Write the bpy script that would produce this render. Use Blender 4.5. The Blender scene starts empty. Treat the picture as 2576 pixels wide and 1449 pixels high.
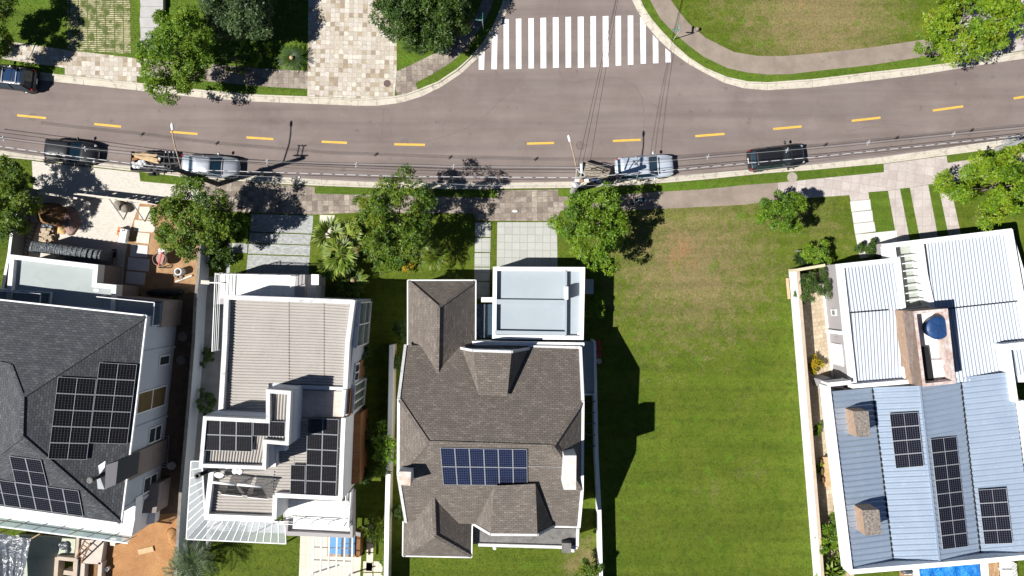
import bpy, math, random
import numpy as np
from mathutils import Vector, Matrix
random.seed(7); RNG = np.random.default_rng(11)
C = bpy.context.scene.collection
SC = bpy.context.scene
R = math.radians
# ---------------------------------------------------------------- camera
S, HC = 32.0, 58.0            # photo pixels (2576 wide) per metre on the ground, flying height
cam = bpy.data.cameras.new('camera'); camo = bpy.data.objects.new('camera', cam); C.objects.link(camo)
camo.location = (0, 0, HC); camo.rotation_euler = (0, 0, 0)
cam.sensor_fit = 'HORIZONTAL'; cam.angle = 2*math.atan(1288/S/HC); cam.clip_start = .5; cam.clip_end = 3000
SC.camera = camo
# ---------------------------------------------------------------- light
SUN_EL, SUN_AZ = 50.6, 17.5   # elevation; shadows fall towards +X turned 17.5 deg to +Y
w = bpy.data.worlds.new('World'); SC.world = w; w.use_nodes = True
nt = w.node_tree; nt.nodes.clear()
sky = nt.nodes.new('ShaderNodeTexSky'); sky.sky_type = 'NISHITA'; sky.sun_disc = False
sky.sun_elevation = R(SUN_EL); sky.sun_rotation = R(270-SUN_AZ); sky.air_density = .55; sky.dust_density = .1; sky.ozone_density = 2.0; sky.altitude = 3000
bg = nt.nodes.new('ShaderNodeBackground'); bg.inputs[1].default_value = .06
wo = nt.nodes.new('ShaderNodeOutputWorld'); nt.links.new(sky.outputs[0], bg.inputs[0]); nt.links.new(bg.outputs[0], wo.inputs[0])
sl = bpy.data.lights.new('sun', 'SUN'); sl.energy = 5.0; sl.angle = R(.5); sl.color = (1, .97, .925)
so = bpy.data.objects.new('sun', sl); C.objects.link(so); so.location = (-30, -10, 60)
ce = math.cos(R(SUN_EL))
so.rotation_euler = Vector((ce*math.cos(R(SUN_AZ)), ce*math.sin(R(SUN_AZ)), -math.sin(R(SUN_EL)))).to_track_quat('-Z', 'Y').to_euler()
SC.view_settings.view_transform = 'Standard'; SC.view_settings.look = 'None'
SC.cycles.diffuse_bounces = 2; SC.view_settings.exposure = .58; SC.view_settings.gamma = 1; SC.view_settings.use_curve_mapping = False
# ---------------------------------------------------------------- helpers
def P(u, v, h=0.0):
    k = (HC-h)/HC
    return Vector(((u-1288)/S*k, -(v-724.5)/S*k, h))
def PL(pts, h=None):
    return [P(p[0], p[1], h if h is not None else p[2]) for p in pts]
OFF = {}
class MB:
    def __init__(s): s.v = []; s.f = []; s.fl = 0.0
    def face(s, pts):
        n = len(s.v); s.v += [tuple(p) for p in pts]; s.f.append(list(range(n, n+len(pts)))); return s
    def quadgrid(s, rows, closed=False, caps=False):
        n = len(s.v); m = len(rows[0])
        for r in rows: s.v += [tuple(p) for p in r]
        for i in range(len(rows)-1):
            for j in range(m if closed else m-1):
                a = n+i*m+j; b = n+i*m+(j+1) % m
                s.f.append([a, b, b+m, a+m])
        if caps:
            s.f.append([n+j for j in reversed(range(m))]); s.f.append([n+(len(rows)-1)*m+j for j in range(m)])
        return s
    def prism(s, top, z0, bottom=False):
        top = ccw(top)
        n = len(top); s.face(top)
        for i in range(n):
            a, b = Vector(top[i]), Vector(top[(i+1) % n])
            s.face([(a.x, a.y, z0), (b.x, b.y, z0), b, a])
        if bottom: s.face([(p[0], p[1], z0) for p in reversed(top)])
        return s
    def box(s, c, d, rz=0, M=None):
        M = M or Matrix.Rotation(rz, 3, 'Z'); c = Vector(c)
        q = [c + M @ Vector((x*d[0]/2, y*d[1]/2, z*d[2]/2)) for z in (-1, 1) for y in (-1, 1) for x in (-1, 1)]
        n = len(s.v); s.v += [tuple(p) for p in q]
        s.f += [[n+i for i in f] for f in ([0,2,3,1],[4,5,7,6],[0,1,5,4],[2,6,7,3],[0,4,6,2],[1,3,7,5])]
        return s
    def bar(s, a, b, wd, ht):
        a, b = Vector(a), Vector(b); d = b-a; L = d.length
        x = d.normalized(); z = Vector((0,0,1)) if abs(x.z) < .95 else Vector((1,0,0))
        y = z.cross(x).normalized(); z = x.cross(y)
        return s.box((a+b)/2, (L, wd, ht), M=Matrix((x, y, z)).transposed())
    def tube(s, pts, r, n=8, caps=True):
        pts = [Vector(p) for p in pts]; rows = []
        for i, p in enumerate(pts):
            d = (pts[min(i+1, len(pts)-1)]-pts[max(i-1, 0)]).normalized()
            a = d.cross(Vector((0,0,1)));
            if a.length < .05: a = d.cross(Vector((1,0,0)))
            a.normalize(); b = d.cross(a)
            rr = r[i] if isinstance(r, (list, tuple)) else r
            rows.append([p + a*rr*math.cos(t*2*math.pi/n) + b*rr*math.sin(t*2*math.pi/n) for t in range(n)])
        return s.quadgrid(rows, True, caps)
    def lathe(s, c, prof, n=20, M=None):
        c = Vector(c); M = M or Matrix.Identity(3)
        rows = [[c + M @ Vector((r*math.cos(2*math.pi*t/n), r*math.sin(2*math.pi*t/n), z)) for t in range(n)] for r, z in prof]
        return s.quadgrid(rows, True, True)
    def ball(s, c, r, n=10, m=7):
        if not isinstance(r, (tuple, list)): r = (r, r, r)
        rows = []
        for i in range(m+1):
            t = -math.pi/2 + math.pi*i/m*.998+.003
            rows.append([(c[0]+r[0]*math.cos(t)*math.cos(2*math.pi*j/n), c[1]+r[1]*math.cos(t)*math.sin(2*math.pi*j/n), c[2]+r[2]*math.sin(t)) for j in range(n)])
        return s.quadgrid(rows, True, True)
    def ring(s, outer, wd, z0):                       # parapet: closed loop, wd inward
        outer = ccw(outer); inner = inset(outer, wd); n = len(outer)
        for i in range(n):
            j = (i+1) % n; a, b, c, d = outer[i], outer[j], inner[j], inner[i]
            s.face([a, b, c, d])
            s.face([(a.x, a.y, z0), (b.x, b.y, z0), b, a]); s.face([(c.x, c.y, z0), (d.x, d.y, z0), d, c])
        return s
    def wall(s, line, wd, z0):                        # free-standing wall along a top line
        L = [Vector(p) for p in line]; lo = []; ro = []
        for i, p in enumerate(L):
            d = (L[min(i+1, len(L)-1)]-L[max(i-1, 0)]); d.z = 0; d.normalize(); nn = Vector((-d.y, d.x, 0))*wd/2
            lo.append(p+nn); ro.append(p-nn)
        return s.prism(lo+ro[::-1], z0)
    def corr(s, A, B, Cc, D, per, amp, sharp=False, seg=6, along=4, crease=False):   # waves along A->B, ridges run A->D
        A, B, Cc, D = map(Vector, (A, B, Cc, D))
        n = max(2, int(round(((A-B).length+(Cc-D).length)/2/per)))
        nrm = (B-A).cross(D-A).normalized()
        if nrm.z < 0: nrm = -nrm
        rows = []
        for j in range(along+1):
            t = j/along; row = []
            for i in range(n*seg+1):
                q = i/(n*seg); ph = (i % seg)/seg
                if sharp: z = 1 if ph < .34 else (-1 if ph > .49 else 0)
                elif crease: z = 2*abs(math.sin(math.pi*ph))-1
                else: z = math.sin(2*math.pi*ph)
                row.append((A.lerp(B, q)).lerp(D.lerp(Cc, q), t)+nrm*z*amp)
            rows.append(row)
        return s.quadgrid(rows)
    def build(s, name, mat, parent=None, smooth=False, local=False, rot=0, sub=0, bev=0):
        me = bpy.data.meshes.new(name)
        off = Vector((0,0,0)) if (local or parent is None) else OFF[parent]
        me.from_pydata([(p[0]-off.x, p[1]-off.y, p[2]-off.z) for p in s.v], [], s.f)
        uv = me.uv_layers.new(name='uv'); cr, sr = math.cos(rot), math.sin(rot)
        co = [Vector(p) for p in s.v]; data = np.zeros((len(me.loops), 2), dtype=np.float32); li = 0
        for f in s.f:
            nr = Vector((0,0,0)); k = len(f)
            for i in range(k):
                a, b = co[f[i]], co[f[(i+1) % k]]
                nr.x += (a.y-b.y)*(a.z+b.z); nr.y += (a.z-b.z)*(a.x+b.x); nr.z += (a.x-b.x)*(a.y+b.y)
            if nr.length > 1e-12: nr.normalize()
            if abs(nr.z) > .995: t = Vector((cr, sr, 0))
            else: t = Vector((-nr.y, nr.x, 0)).normalized()
            b = nr.cross(t)
            for i in range(k):
                data[li] = (co[f[i]].dot(t), co[f[i]].dot(b)); li += 1
        uv.data.foreach_set('uv', data.ravel())
        if smooth: me.polygons.foreach_set('use_smooth', [True]*len(me.polygons))
        o = bpy.data.objects.new(name, me); C.objects.link(o)
        if mat: me.materials.append(mat)
        if parent is not None: o.parent = parent; OFF[o] = off
        else: OFF[o] = Vector((0,0,0))
        if bev:
            m = o.modifiers.new('bevel', 'BEVEL'); m.width = bev; m.segments = 2; m.limit_method = 'ANGLE'
        if sub:
            m = o.modifiers.new('sub', 'SUBSURF'); m.levels = sub; m.render_levels = sub
        return o
def area2(p): return sum(p[i][0]*p[(i+1) % len(p)][1]-p[(i+1) % len(p)][0]*p[i][1] for i in range(len(p)))
def ccw(p):
    p = [Vector(q) for q in p]
    return p if area2(p) > 0 else p[::-1]
def inset(p, wd):
    n = len(p); out = []
    for i in range(n):
        a, b, c = p[i-1], p[i], p[(i+1) % n]
        d1 = Vector((b.x-a.x, b.y-a.y)).normalized(); d2 = Vector((c.x-b.x, c.y-b.y)).normalized()
        n1 = Vector((-d1.y, d1.x)); n2 = Vector((-d2.y, d2.x)); m = n1+n2; k = m.length_squared
        m = m*(2*wd/k) if k > .2 else n1*wd
        out.append(Vector((b.x+m.x, b.y+m.y, b.z)))
    return out
def thing(name, label, cat, loc=(0,0,0), group=None, rz=0):
    o = bpy.data.objects.new(name, None); C.objects.link(o); o.location = loc; o.rotation_euler = (0,0,rz)
    o.empty_display_size = .3; OFF[o] = Vector(loc); return tag(o, label, cat, group)
def tag(o, label, cat, group=None, kind=None):
    o['label'] = label; o['category'] = cat
    if group: o['group'] = group
    if kind: o['kind'] = kind
    return o
def struct(o, kind='structure', label=None):
    o['kind'] = kind
    if label: o['label'] = label
    return o
ORD = ['first','second','third','fourth','fifth','sixth','seventh','eighth','ninth','tenth']
# ---------------------------------------------------------------- materials
def lin(h):
    h = h.lstrip('#'); c = [int(h[i:i+2], 16)/255 for i in (0, 2, 4)]
    return tuple(x/12.92 if x <= .04045 else ((x+.055)/1.055)**2.4 for x in c)
class NB:
    def __init__(s, name):
        s.m = bpy.data.materials.new(name); s.m.use_nodes = True; s.t = s.m.node_tree
        s.b = s.t.nodes['Principled BSDF']; s.out = s.t.nodes['Material Output']
    def n(s, typ, **kw):
        x = s.t.nodes.new(typ)
        for k, v in kw.items(): setattr(x, k, v)
        return x
    def l(s, a, b): s.t.links.new(a, b)
    def put(s, val, sock):
        if hasattr(val, 'is_output') or isinstance(val, bpy.types.NodeSocket): s.l(val, sock)
        else:
            if sock.type == 'RGBA' and not isinstance(val, (int, float)): val = (*val[:3], 1)
            sock.default_value = val
    def vec(s, kind='uv'):
        if kind == 'pos': return s.n('ShaderNodeNewGeometry').outputs['Position']
        tc = s.n('ShaderNodeTexCoord'); return tc.outputs['UV'] if kind == 'uv' else tc.outputs['Object']
    def noise(s, v, scale, detail=4, rough=.6, dist=0):
        x = s.n('ShaderNodeTexNoise'); s.l(v, x.inputs['Vector']); x.inputs['Scale'].default_value = scale
        x.inputs['Detail'].default_value = detail; x.inputs['Roughness'].default_value = rough; x.inputs['Distortion'].default_value = dist
        return x.outputs['Fac']
    def rng(s, x, a, b, c=0, d=1):
        y = s.n('ShaderNodeMapRange'); s.l(x, y.inputs[0])
        for i, q in enumerate((a, b, c, d)): y.inputs[i+1].default_value = q
        return y.outputs[0]
    def ramp(s, x, stops, interp='LINEAR'):
        y = s.n('ShaderNodeValToRGB'); s.l(x, y.inputs[0]); e = y.color_ramp; e.interpolation = interp
        while len(e.elements) < len(stops): e.elements.new(.5)
        for el, (p, c) in zip(e.elements, stops): el.position = p; el.color = (*c[:3], 1)
        return y.outputs[0]
    def mix(s, f, a, b, mode='MIX'):
        y = s.n('ShaderNodeMix'); y.data_type = 'RGBA'; y.blend_type = mode
        s.put(f, y.inputs[0]); s.put(a, y.inputs[6]); s.put(b, y.inputs[7]); return y.outputs[2]
    def math(s, op, a, b=0, c=0):
        y = s.n('ShaderNodeMath'); y.operation = op
        for i, q in enumerate((a, b, c)): s.put(q, y.inputs[i])
        return y.outputs[0]
    def bump(s, h, st, dist=.02):
        y = s.n('ShaderNodeBump'); y.inputs['Strength'].default_value = st; y.inputs['Distance'].default_value = dist
        s.l(h, y.inputs['Height']); s.l(y.outputs[0], s.b.inputs['Normal'])
    def scalecol(s, col, fac):
        y = s.n('ShaderNodeVectorMath'); y.operation = 'SCALE'; s.put(col, y.inputs[0]) if not isinstance(col, tuple) else None
        if isinstance(col, tuple): y.inputs[0].default_value = col[:3]
        s.put(fac, y.inputs['Scale']); return y.outputs[0]
    def fin(s, col, rough=.8, metal=0, spec=.3):
        s.put(col, s.b.inputs['Base Color']); s.put(rough, s.b.inputs['Roughness']); s.b.inputs['Metallic'].default_value = metal
        s.b.inputs['Specular IOR Level'].default_value = spec; return s.m
def M(name, c1, c2=None, sc=1.5, fine=40, famt=.25, rough=.85, metal=0, spec=.3, bump=.15, vec='uv', stain=None, stsc=.8, stth=(.58,.75)):
    b = NB(name); v = b.vec(vec)
    col = c1
    if c2: col = b.mix(b.rng(b.noise(v, sc, 5), .35, .65), c1, c2)
    if stain: col = b.mix(b.rng(b.noise(v, stsc, 6, .65, .3), *stth), col, stain)
    f = b.noise(v, fine, 3)
    if famt: col = b.scalecol(col, b.rng(f, .3, .7, 1-famt, 1+famt))
    if bump: b.bump(f, bump)
    return b.fin(col, rough, metal, spec)
def MT(name, cols, mortar, bw, bh, gap=.02, off=.5, rough=.85, rot=0, bump=.5, famt=.15, dirt=None, cov=0, stain=None, smooth=.1, sq=1, interp='LINEAR'):
    b = NB(name); v = b.vec()
    mp = b.n('ShaderNodeMapping'); b.l(v, mp.inputs[0]); mp.inputs['Rotation'].default_value = (0,0,rot)
    wob = b.n('ShaderNodeTexNoise'); b.l(v, wob.inputs['Vector']); wob.inputs['Scale'].default_value = 2.5
    va = b.n('ShaderNodeVectorMath'); va.operation = 'MULTIPLY_ADD'; b.l(wob.outputs['Color'], va.inputs[0]); va.inputs[1].default_value = (.03,.03,0); b.l(mp.outputs[0], va.inputs[2])
    k = b.n('ShaderNodeTexBrick'); b.l(va.outputs[0], k.inputs['Vector']); k.offset = off; k.squash = sq
    k.inputs['Color1'].default_value = (0,0,0,1); k.inputs['Color2'].default_value = (1,1,1,1); k.inputs['Mortar'].default_value = (.5,.5,.5,1)
    k.inputs['Scale'].default_value = 1; k.inputs['Mortar Size'].default_value = gap/2; k.inputs['Mortar Smooth'].default_value = smooth
    k.inputs['Brick Width'].default_value = bw; k.inputs['Row Height'].default_value = bh
    col = b.ramp(k.outputs[0], [(i/max(1, len(cols)-1)*.9+.05, c) for i, c in enumerate(cols)], interp)
    col = b.scalecol(col, b.rng(b.noise(v, 6, 5), .3, .7, 1-famt, 1+famt))
    if dirt: col = b.mix(b.math('MULTIPLY', b.rng(b.noise(v, .9, 6, .7), .45, .7), .8), col, dirt)
    fac = k.outputs['Fac']
    if cov: fac = b.math('MAXIMUM', fac, b.rng(b.noise(v, 1.3, 7, .7), .60-cov*.15, .66-cov*.1))
    col = b.mix(fac, col, mortar)
    col = b.scalecol(col, b.rng(b.noise(v, 30, 2), .3, .7, .88, 1.12))
    b.bump(b.math('SUBTRACT', 1, fac), bump, .01)
    return b.fin(col, rough)
g = lambda *a: tuple(a)
asphalt = NB('asphalt_paint'); v_ = asphalt.vec('pos')
c_ = asphalt.mix(asphalt.rng(asphalt.noise(v_, .35, 5), .35, .65), g(.178,.143,.130), g(.208,.171,.157))
c_ = asphalt.mix(asphalt.rng(asphalt.noise(v_, .12, 6, .7, .4), .55, .72), c_, g(.150,.120,.111))
vo_ = asphalt.n('ShaderNodeTexVoronoi'); vo_.feature = 'DISTANCE_TO_EDGE'; vo_.inputs['Scale'].default_value = .10
wv_ = asphalt.n('ShaderNodeVectorMath'); wv_.operation = 'MULTIPLY_ADD'; nz_ = asphalt.n('ShaderNodeTexNoise'); nz_.inputs['Scale'].default_value = .35; nz_.inputs['Detail'].default_value = 6
asphalt.l(v_, nz_.inputs['Vector']); asphalt.l(nz_.outputs['Color'], wv_.inputs[0]); wv_.inputs[1].default_value = (5,5,0); asphalt.l(v_, wv_.inputs[2]); asphalt.l(wv_.outputs[0], vo_.inputs['Vector'])
c_ = asphalt.mix(asphalt.math('MULTIPLY', asphalt.rng(vo_.outputs['Distance'], .0, .006, 1, 0), .10), c_, g(.10,.08,.078))
f_ = asphalt.noise(v_, 28, 3, .8); c_ = asphalt.scalecol(c_, asphalt.rng(f_, .25, .75, .74, 1.26))
tk_ = asphalt.n('ShaderNodeMapping'); tk_.inputs['Scale'].default_value = (.05,.9,1); asphalt.l(v_, tk_.inputs[0]); c_ = asphalt.scalecol(c_, asphalt.rng(asphalt.noise(tk_.outputs[0], 1.0, 4, .6, .3), .35, .65, .85, 1.08)); c_ = asphalt.mix(asphalt.math('MULTIPLY', asphalt.rng(asphalt.noise(v_, 1.1, 3, .5), .66, .74), .5), c_, g(.10,.085,.08)); c_ = asphalt.mix(asphalt.math('MULTIPLY', asphalt.rng(asphalt.noise(v_, .5, 5, .6), .62, .72), .35), c_, g(.25,.205,.185))
sp_ = asphalt.noise(v_, 9, 2, .5); c_ = asphalt.mix(asphalt.rng(sp_, .70, .76), c_, g(.27,.225,.20))
asphalt.bump(f_, .25, .01); ASPH = asphalt.fin(c_, .9)
def grass(name, A, B, D, dry=g(.235,.185,.085), soil=g(.34,.185,.085), spots=(), soilspots=(), dryb=.0):
    b = NB(name); v = b.vec('pos')
    n1 = b.noise(v, .45, 6, .65); n2 = b.noise(v, 2.2, 5, .7); n3 = b.noise(v, 6.5, 5, .9)
    col = b.mix(b.rng(n1, .35, .65), A, B); col = b.mix(b.rng(n2, .5, .72), col, D)
    def mask(sp):
        acc = None
        for (u, vv, r, s) in sp:
            c = P(u, vv, 0); d = b.n('ShaderNodeVectorMath'); d.operation = 'DISTANCE'; b.l(v, d.inputs[0]); d.inputs[1].default_value = (c.x, c.y, .12)
            q = b.rng(d.outputs['Value'], 0, r/S, s, 0); acc = q if acc is None else b.math('MAXIMUM', acc, q)
        return acc
    n4 = b.noise(v, 1.15, 5, .75, .4)
    nn = b.math('ADD', b.math('MULTIPLY', b.rng(n4, .3, .7), .42), b.math('ADD', b.math('MULTIPLY', n2, .42), .05)); nn = b.math('ADD', nn, b.math('MULTIPLY', n3, .45)) if True else b.math('ADD', b.math('MULTIPLY', n2, .9), b.math('MULTIPLY', n3, .45))
    k = mask(spots); k = b.math('ADD', k, dryb) if k is not None else None
    m = b.math('ADD', nn, k if k is not None else dryb)
    col = b.mix(b.rng(m, .90, 1.3, 0, .92), col, dry)
    if soilspots: col = b.mix(b.rng(b.math('ADD', nn, mask(soilspots)), 1.05, 1.35, 0, .85), col, soil)
    mw = b.n('ShaderNodeMapping'); mw.inputs['Rotation'].default_value = (0,0,.03); mw.inputs['Scale'].default_value = (.04,.8,1); b.l(v, mw.inputs[0]); col = b.scalecol(col, b.rng(b.noise(mw.outputs[0], 1.3, 3, .6, .2), .35, .65, .86, 1.12))
    col = b.mix(b.rng(b.noise(v, .8, 2, .5), .64, .72, 0, .5), col, g(.10,.20,.012))
    at = b.n('ShaderNodeAttribute'); at.attribute_name = 'rnd'
    col = b.scalecol(col, b.rng(b.math('ADD', n3, b.math('MULTIPLY', at.outputs['Fac'], .25)), .25, .85, .50, 1.50))
    b.bump(n3, 1.0, .05)
    return b.fin(col, .85, 0, .2)
GR = grass('lawn_grass', g(.086,.130,.009), g(.116,.152,.015), g(.052,.094,.006),
    spots=[(1740,655,340,.62),(1715,640,190,.68),(1770,720,180,.6),(2060,560,180,.3),(1650,880,160,.25),(1640,770,100,.35),(1900,600,120,.3),(1700,760,120,.4),(2060,20,320,.72),(1900,60,140,.42),(2200,60,150,.45),(1800,20,110,.3),(1590,1340,60,.2),(1740,590,90,.35),
           (1860,1020,60,.2),(1780,1230,90,.22),(1890,1190,80,.22),(1475,1400,70,.6),(1440,1420,60,.5),(720,130,60,.3),(2470,545,40,.6),(2140,540,60,.25),(2160,640,60,.25),(230,60,50,.2),(1440,1375,40,.5),(1680,870,70,.25)],
    soilspots=[(1715,640,120,.55),(1800,610,70,.35),(1640,720,60,.35),(1700,700,60,.3),(2010,10,50,.4),(1630,665,40,.3),(1460,1400,40,.3),(2480,550,30,.4),(1960,478,20,.0)], dryb=.05)
GRB = grass('verge_grass', g(.085,.150,.012), g(.115,.170,.018), g(.060,.115,.010), spots=[(1900,220,300,.12)], dryb=.0)
GRF = grass('far_ground', g(.09,.10,.03), g(.12,.11,.05), g(.05,.07,.02), dryb=.1)
KERB = M('kerb_concrete', g(.46,.42,.345), g(.53,.49,.41), 1.2, 25, .18, stain=g(.24,.215,.17), stsc=2.2, stth=(.52,.72))
CONC = M('pavement_concrete', g(.215,.175,.145), g(.28,.23,.185), .9, 22, .2, stain=g(.15,.125,.11), stsc=.7)
WHITE_P = M('marking_white', g(.80,.80,.78), g(.74,.74,.72), 2, 30, .06, rough=.7, stain=g(.42,.38,.35), stsc=2.2, stth=(.56,.78))
YELL_P = M('marking_yellow', g(.62,.36,.055), g(.66,.41,.08), 3, 30, .14, rough=.7, stain=g(.36,.25,.11), stsc=2.6, stth=(.56,.78))
STA = MT('stone_cream', [g(.42,.37,.31), g(.46,.41,.34), g(.50,.46,.40), g(.45,.40,.33), g(.29,.235,.17), g(.48,.44,.39), g(.42,.38,.31), g(.55,.51,.44), g(.36,.30,.22), g(.47,.42,.35)], g(.27,.235,.19), .36, .36, .016, 0, rot=R(1.5), famt=.2, bump=.3, interp='CONSTANT')
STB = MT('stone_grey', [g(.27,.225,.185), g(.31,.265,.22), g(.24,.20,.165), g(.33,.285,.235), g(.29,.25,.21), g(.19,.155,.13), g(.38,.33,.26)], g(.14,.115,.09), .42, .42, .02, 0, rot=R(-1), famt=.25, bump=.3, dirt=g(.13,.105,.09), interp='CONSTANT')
STC = MT('stone_beige', [g(.36,.28,.19), g(.46,.38,.27), g(.40,.32,.22), g(.52,.44,.32)], g(.25,.2,.14), .33, .33, .02, .3, rot=R(-8), famt=.2, bump=.3)
PAVW = MT('pavers_white', [g(.50,.465,.41), g(.57,.535,.475), g(.53,.495,.44)], g(.40,.36,.31), .22, .11, .012, .5, rot=R(-5), famt=.08, bump=.15)
PAVG = MT('pavers_grey', [g(.29,.30,.295), g(.35,.36,.355), g(.43,.435,.43), g(.32,.325,.32)], g(.20,.205,.19), .22, .11, .015, .5, rot=R(-2), famt=.12, bump=.3)
PAVS = MT('pavers_square', [g(.36,.365,.335), g(.41,.415,.38), g(.385,.39,.36)], g(.23,.235,.21), .60, .60, .03, 0, famt=.06, bump=.4, rot=R(.5))
PAVL = MT('pavers_light', [g(.44,.39,.36), g(.50,.45,.42), g(.40,.35,.32)], g(.29,.25,.23), .70, .70, .022, 0, rot=R(8), famt=.1, bump=.3, dirt=g(.34,.29,.26))
PAVT = MT('patio_tile', [g(.58,.52,.43), g(.62,.56,.47)], g(.42,.37,.30), .95, .95, .03, 0, famt=.05, bump=.2)
GPAV = MT('grass_paver', [g(.44,.38,.24), g(.50,.44,.29)], g(.075,.10,.02), .70, .155, .072, 0, famt=.15, bump=.6, rot=R(-1), cov=1)
SLAB = M('slab_concrete', g(.55,.53,.51), g(.60,.58,.56), 1.5, 30, .07)
SLABP = M('slab_cream', g(.62,.56,.49), g(.56,.50,.43), 1.5, 30, .08, stain=g(.42,.36,.29), stsc=3)
SOIL = M('orange_soil', g(.40,.21,.085), g(.31,.15,.06), .7, 14, .3, bump=.6, stain=g(.46,.29,.15), stsc=1.2)
SOILS = M('sandy_soil', g(.38,.24,.12), g(.27,.15,.075), 1.5, 14, .35, bump=.6)
WHITE = M('white_plaster', g(.78,.78,.77), g(.72,.72,.71), .6, 25, .04, stain=g(.55,.53,.50), stsc=1.4, stth=(.60,.78))
WHITE2 = M('white_paint', g(.76,.76,.755), None, 1, 25, .04, bump=.05, stain=g(.50,.485,.46), stsc=1.1, stth=(.58,.80))
BWALL = M('shade_blue_wall', g(.42,.45,.50), g(.46,.49,.54), .6, 25, .04)  # blue-grey base colour carries the shade on whitish walls
GWALL = M('grey_plaster', g(.36,.34,.34), g(.33,.31,.31), .6, 25, .05)
CREAMW = M('cream_plaster', g(.60,.52,.36), g(.54,.47,.32), .6, 25, .08)
PARW = M('weathered_parapet', g(.66,.66,.65), g(.54,.54,.53), 1.0, 12, .15, stain=g(.36,.36,.36), stsc=1.6, stth=(.55,.72))
BRICKW = M('brown_render', g(.24,.20,.18), g(.20,.165,.15), 2, 18, .2)
FLOORW = MT('floor_white', [g(.70,.69,.67), g(.74,.73,.71)], g(.55,.54,.52), 1.0, 1.0, .03, 0, famt=.05, bump=.1)
FLOORB = MT('floor_beige', [g(.52,.46,.40), g(.58,.52,.46)], g(.40,.35,.31), .7, .7, .025, 0, famt=.08, bump=.1, dirt=g(.36,.31,.27))
SLABG = M('pale_roof_slab', g(.31,.345,.345), g(.35,.385,.385), .5, 30, .06, stain=g(.27,.30,.30), stsc=.5)
SLABB = M('pale_blue_slab', g(.32,.365,.40), g(.345,.39,.425), .5, 30, .03)
SLABD = M('dark_flat_roof', g(.13,.125,.12), g(.20,.19,.18), 1.5, 14, .3, stain=g(.07,.068,.065), stsc=1.2)
SHG = MT('slate_shingle', [g(.048,.052,.058), g(.068,.073,.080), g(.058,.063,.07), g(.09,.096,.103)], g(.020,.022,.026), .36, .17, .022, .5, famt=.2, bump=.7, rough=.75)
SHB = MT('brown_shingle', [g(.135,.114,.097), g(.17,.145,.124), g(.15,.127,.108), g(.205,.178,.154)], g(.058,.05,.043), .34, .155, .020, .5, famt=.18, bump=.7, dirt=g(.115,.10,.088))
FIBRE = M('fibre_cement', g(.36,.335,.305), g(.42,.395,.365), .8, 20, .2, stain=g(.25,.22,.20), stsc=1.5, stth=(.55,.75))
METALW = M('white_metal', g(.40,.44,.50), g(.365,.405,.465), .5, 20, .06, rough=.5, metal=.1, spec=.5, bump=.03, stain=g(.62,.60,.58), stsc=1.0, stth=(.66,.82))
METALB = M('galvanised_roof', g(.34,.42,.53), g(.39,.47,.575), .6, 16, .09, rough=.36, metal=.40, spec=.6, bump=.03, stain=g(.50,.57,.65), stsc=2.2, stth=(.58,.75))
WOODC = MT('wood_cladding', [g(.24,.11,.04), g(.30,.145,.06), g(.27,.125,.05)], g(.12,.05,.02), 2.2, .09, .012, .4, famt=.2, bump=.3)
WOODL = M('raw_timber', g(.55,.40,.23), g(.45,.31,.17), 3, 18, .2)
WOODD = M('dark_timber', g(.16,.085,.045), g(.21,.12,.06), 3, 18, .25)
WOODG = MT('grey_planks', [g(.25,.22,.18), g(.36,.31,.24), g(.20,.175,.145)], g(.06,.05,.04), 1.8, .16, .015, .3, famt=.35, bump=.4)
DECK = MT('deck_boards', [g(.36,.22,.11), g(.44,.29,.16), g(.30,.18,.09)], g(.14,.08,.04), 1.2, .12, .012, .4, famt=.2, rot=R(97))
BRICK = MT('old_brick', [g(.36,.23,.15), g(.42,.28,.19), g(.31,.19,.125), g(.45,.33,.24)], g(.40,.32,.25), .22, .07, .012, .5, famt=.2, bump=.3)
CHCAP = M('chimney_granite', g(.29,.25,.215), g(.12,.105,.095), 5.5, 12, .45, bump=.5)
METG = M('grey_metal', g(.42,.43,.44), None, 1, 30, .1, rough=.45, metal=.6, bump=.03)
GALV = M('pole_galvanised', g(.56,.57,.58), None, 1, 30, .1, rough=.45, metal=.4, bump=.03)
RUST = M('rusted_arm', g(.30,.19,.11), g(.42,.36,.30), 1.5, 30, .2, rough=.7)
POLE = M('pole_concrete', g(.30,.29,.27), g(.36,.35,.33), 2, 20, .2)
DARKP = M('dark_pole', g(.05,.05,.052), g(.08,.08,.082), 2, 20, .2)
BLACK = M('black_plastic', g(.018,.019,.02), None, 1, 20, .2, rough=.45, bump=.05)
CABLE = M('cable_black', g(.02,.02,.021), None, 1, 20, 0, rough=.6, bump=0)
CABLEW = M('cable_grey', g(.34,.34,.35), None, 1, 20, 0, rough=.5, bump=0)
RUBBER = M('tyre_rubber', g(.02,.02,.02), None, 1, 20, .2, rough=.8, bump=.1, vec='obj')
RIM = M('wheel_alloy', g(.5,.5,.52), None, 1, 20, 0, rough=.35, metal=.9, bump=0, vec='obj')
GREENS = M('sign_green', g(.01,.20,.13), None, 1, 20, .1, rough=.5, bump=0)
REDP = M('red_paint', g(.45,.06,.05), None, 1, 20, .1, rough=.5, bump=.05)
ORAP = M('orange_plastic', g(.62,.16,.04), None, 1, 20, .1, rough=.5, bump=.05)
IRON = M('cast_iron', g(.10,.065,.06), g(.14,.09,.08), 6, 40, .25, rough=.7)
POOLB = M('pool_blue', g(.05,.22,.55), g(.06,.28,.60), 1, 10, .1, rough=.15, spec=.5)
NAVY = M('navy_plastic', g(.012,.045,.14), g(.018,.06,.17), 2, 20, .1, rough=.45, spec=.4, vec='obj', stain=g(.25,.33,.45), stsc=3.2, stth=(.70,.78))
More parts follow.
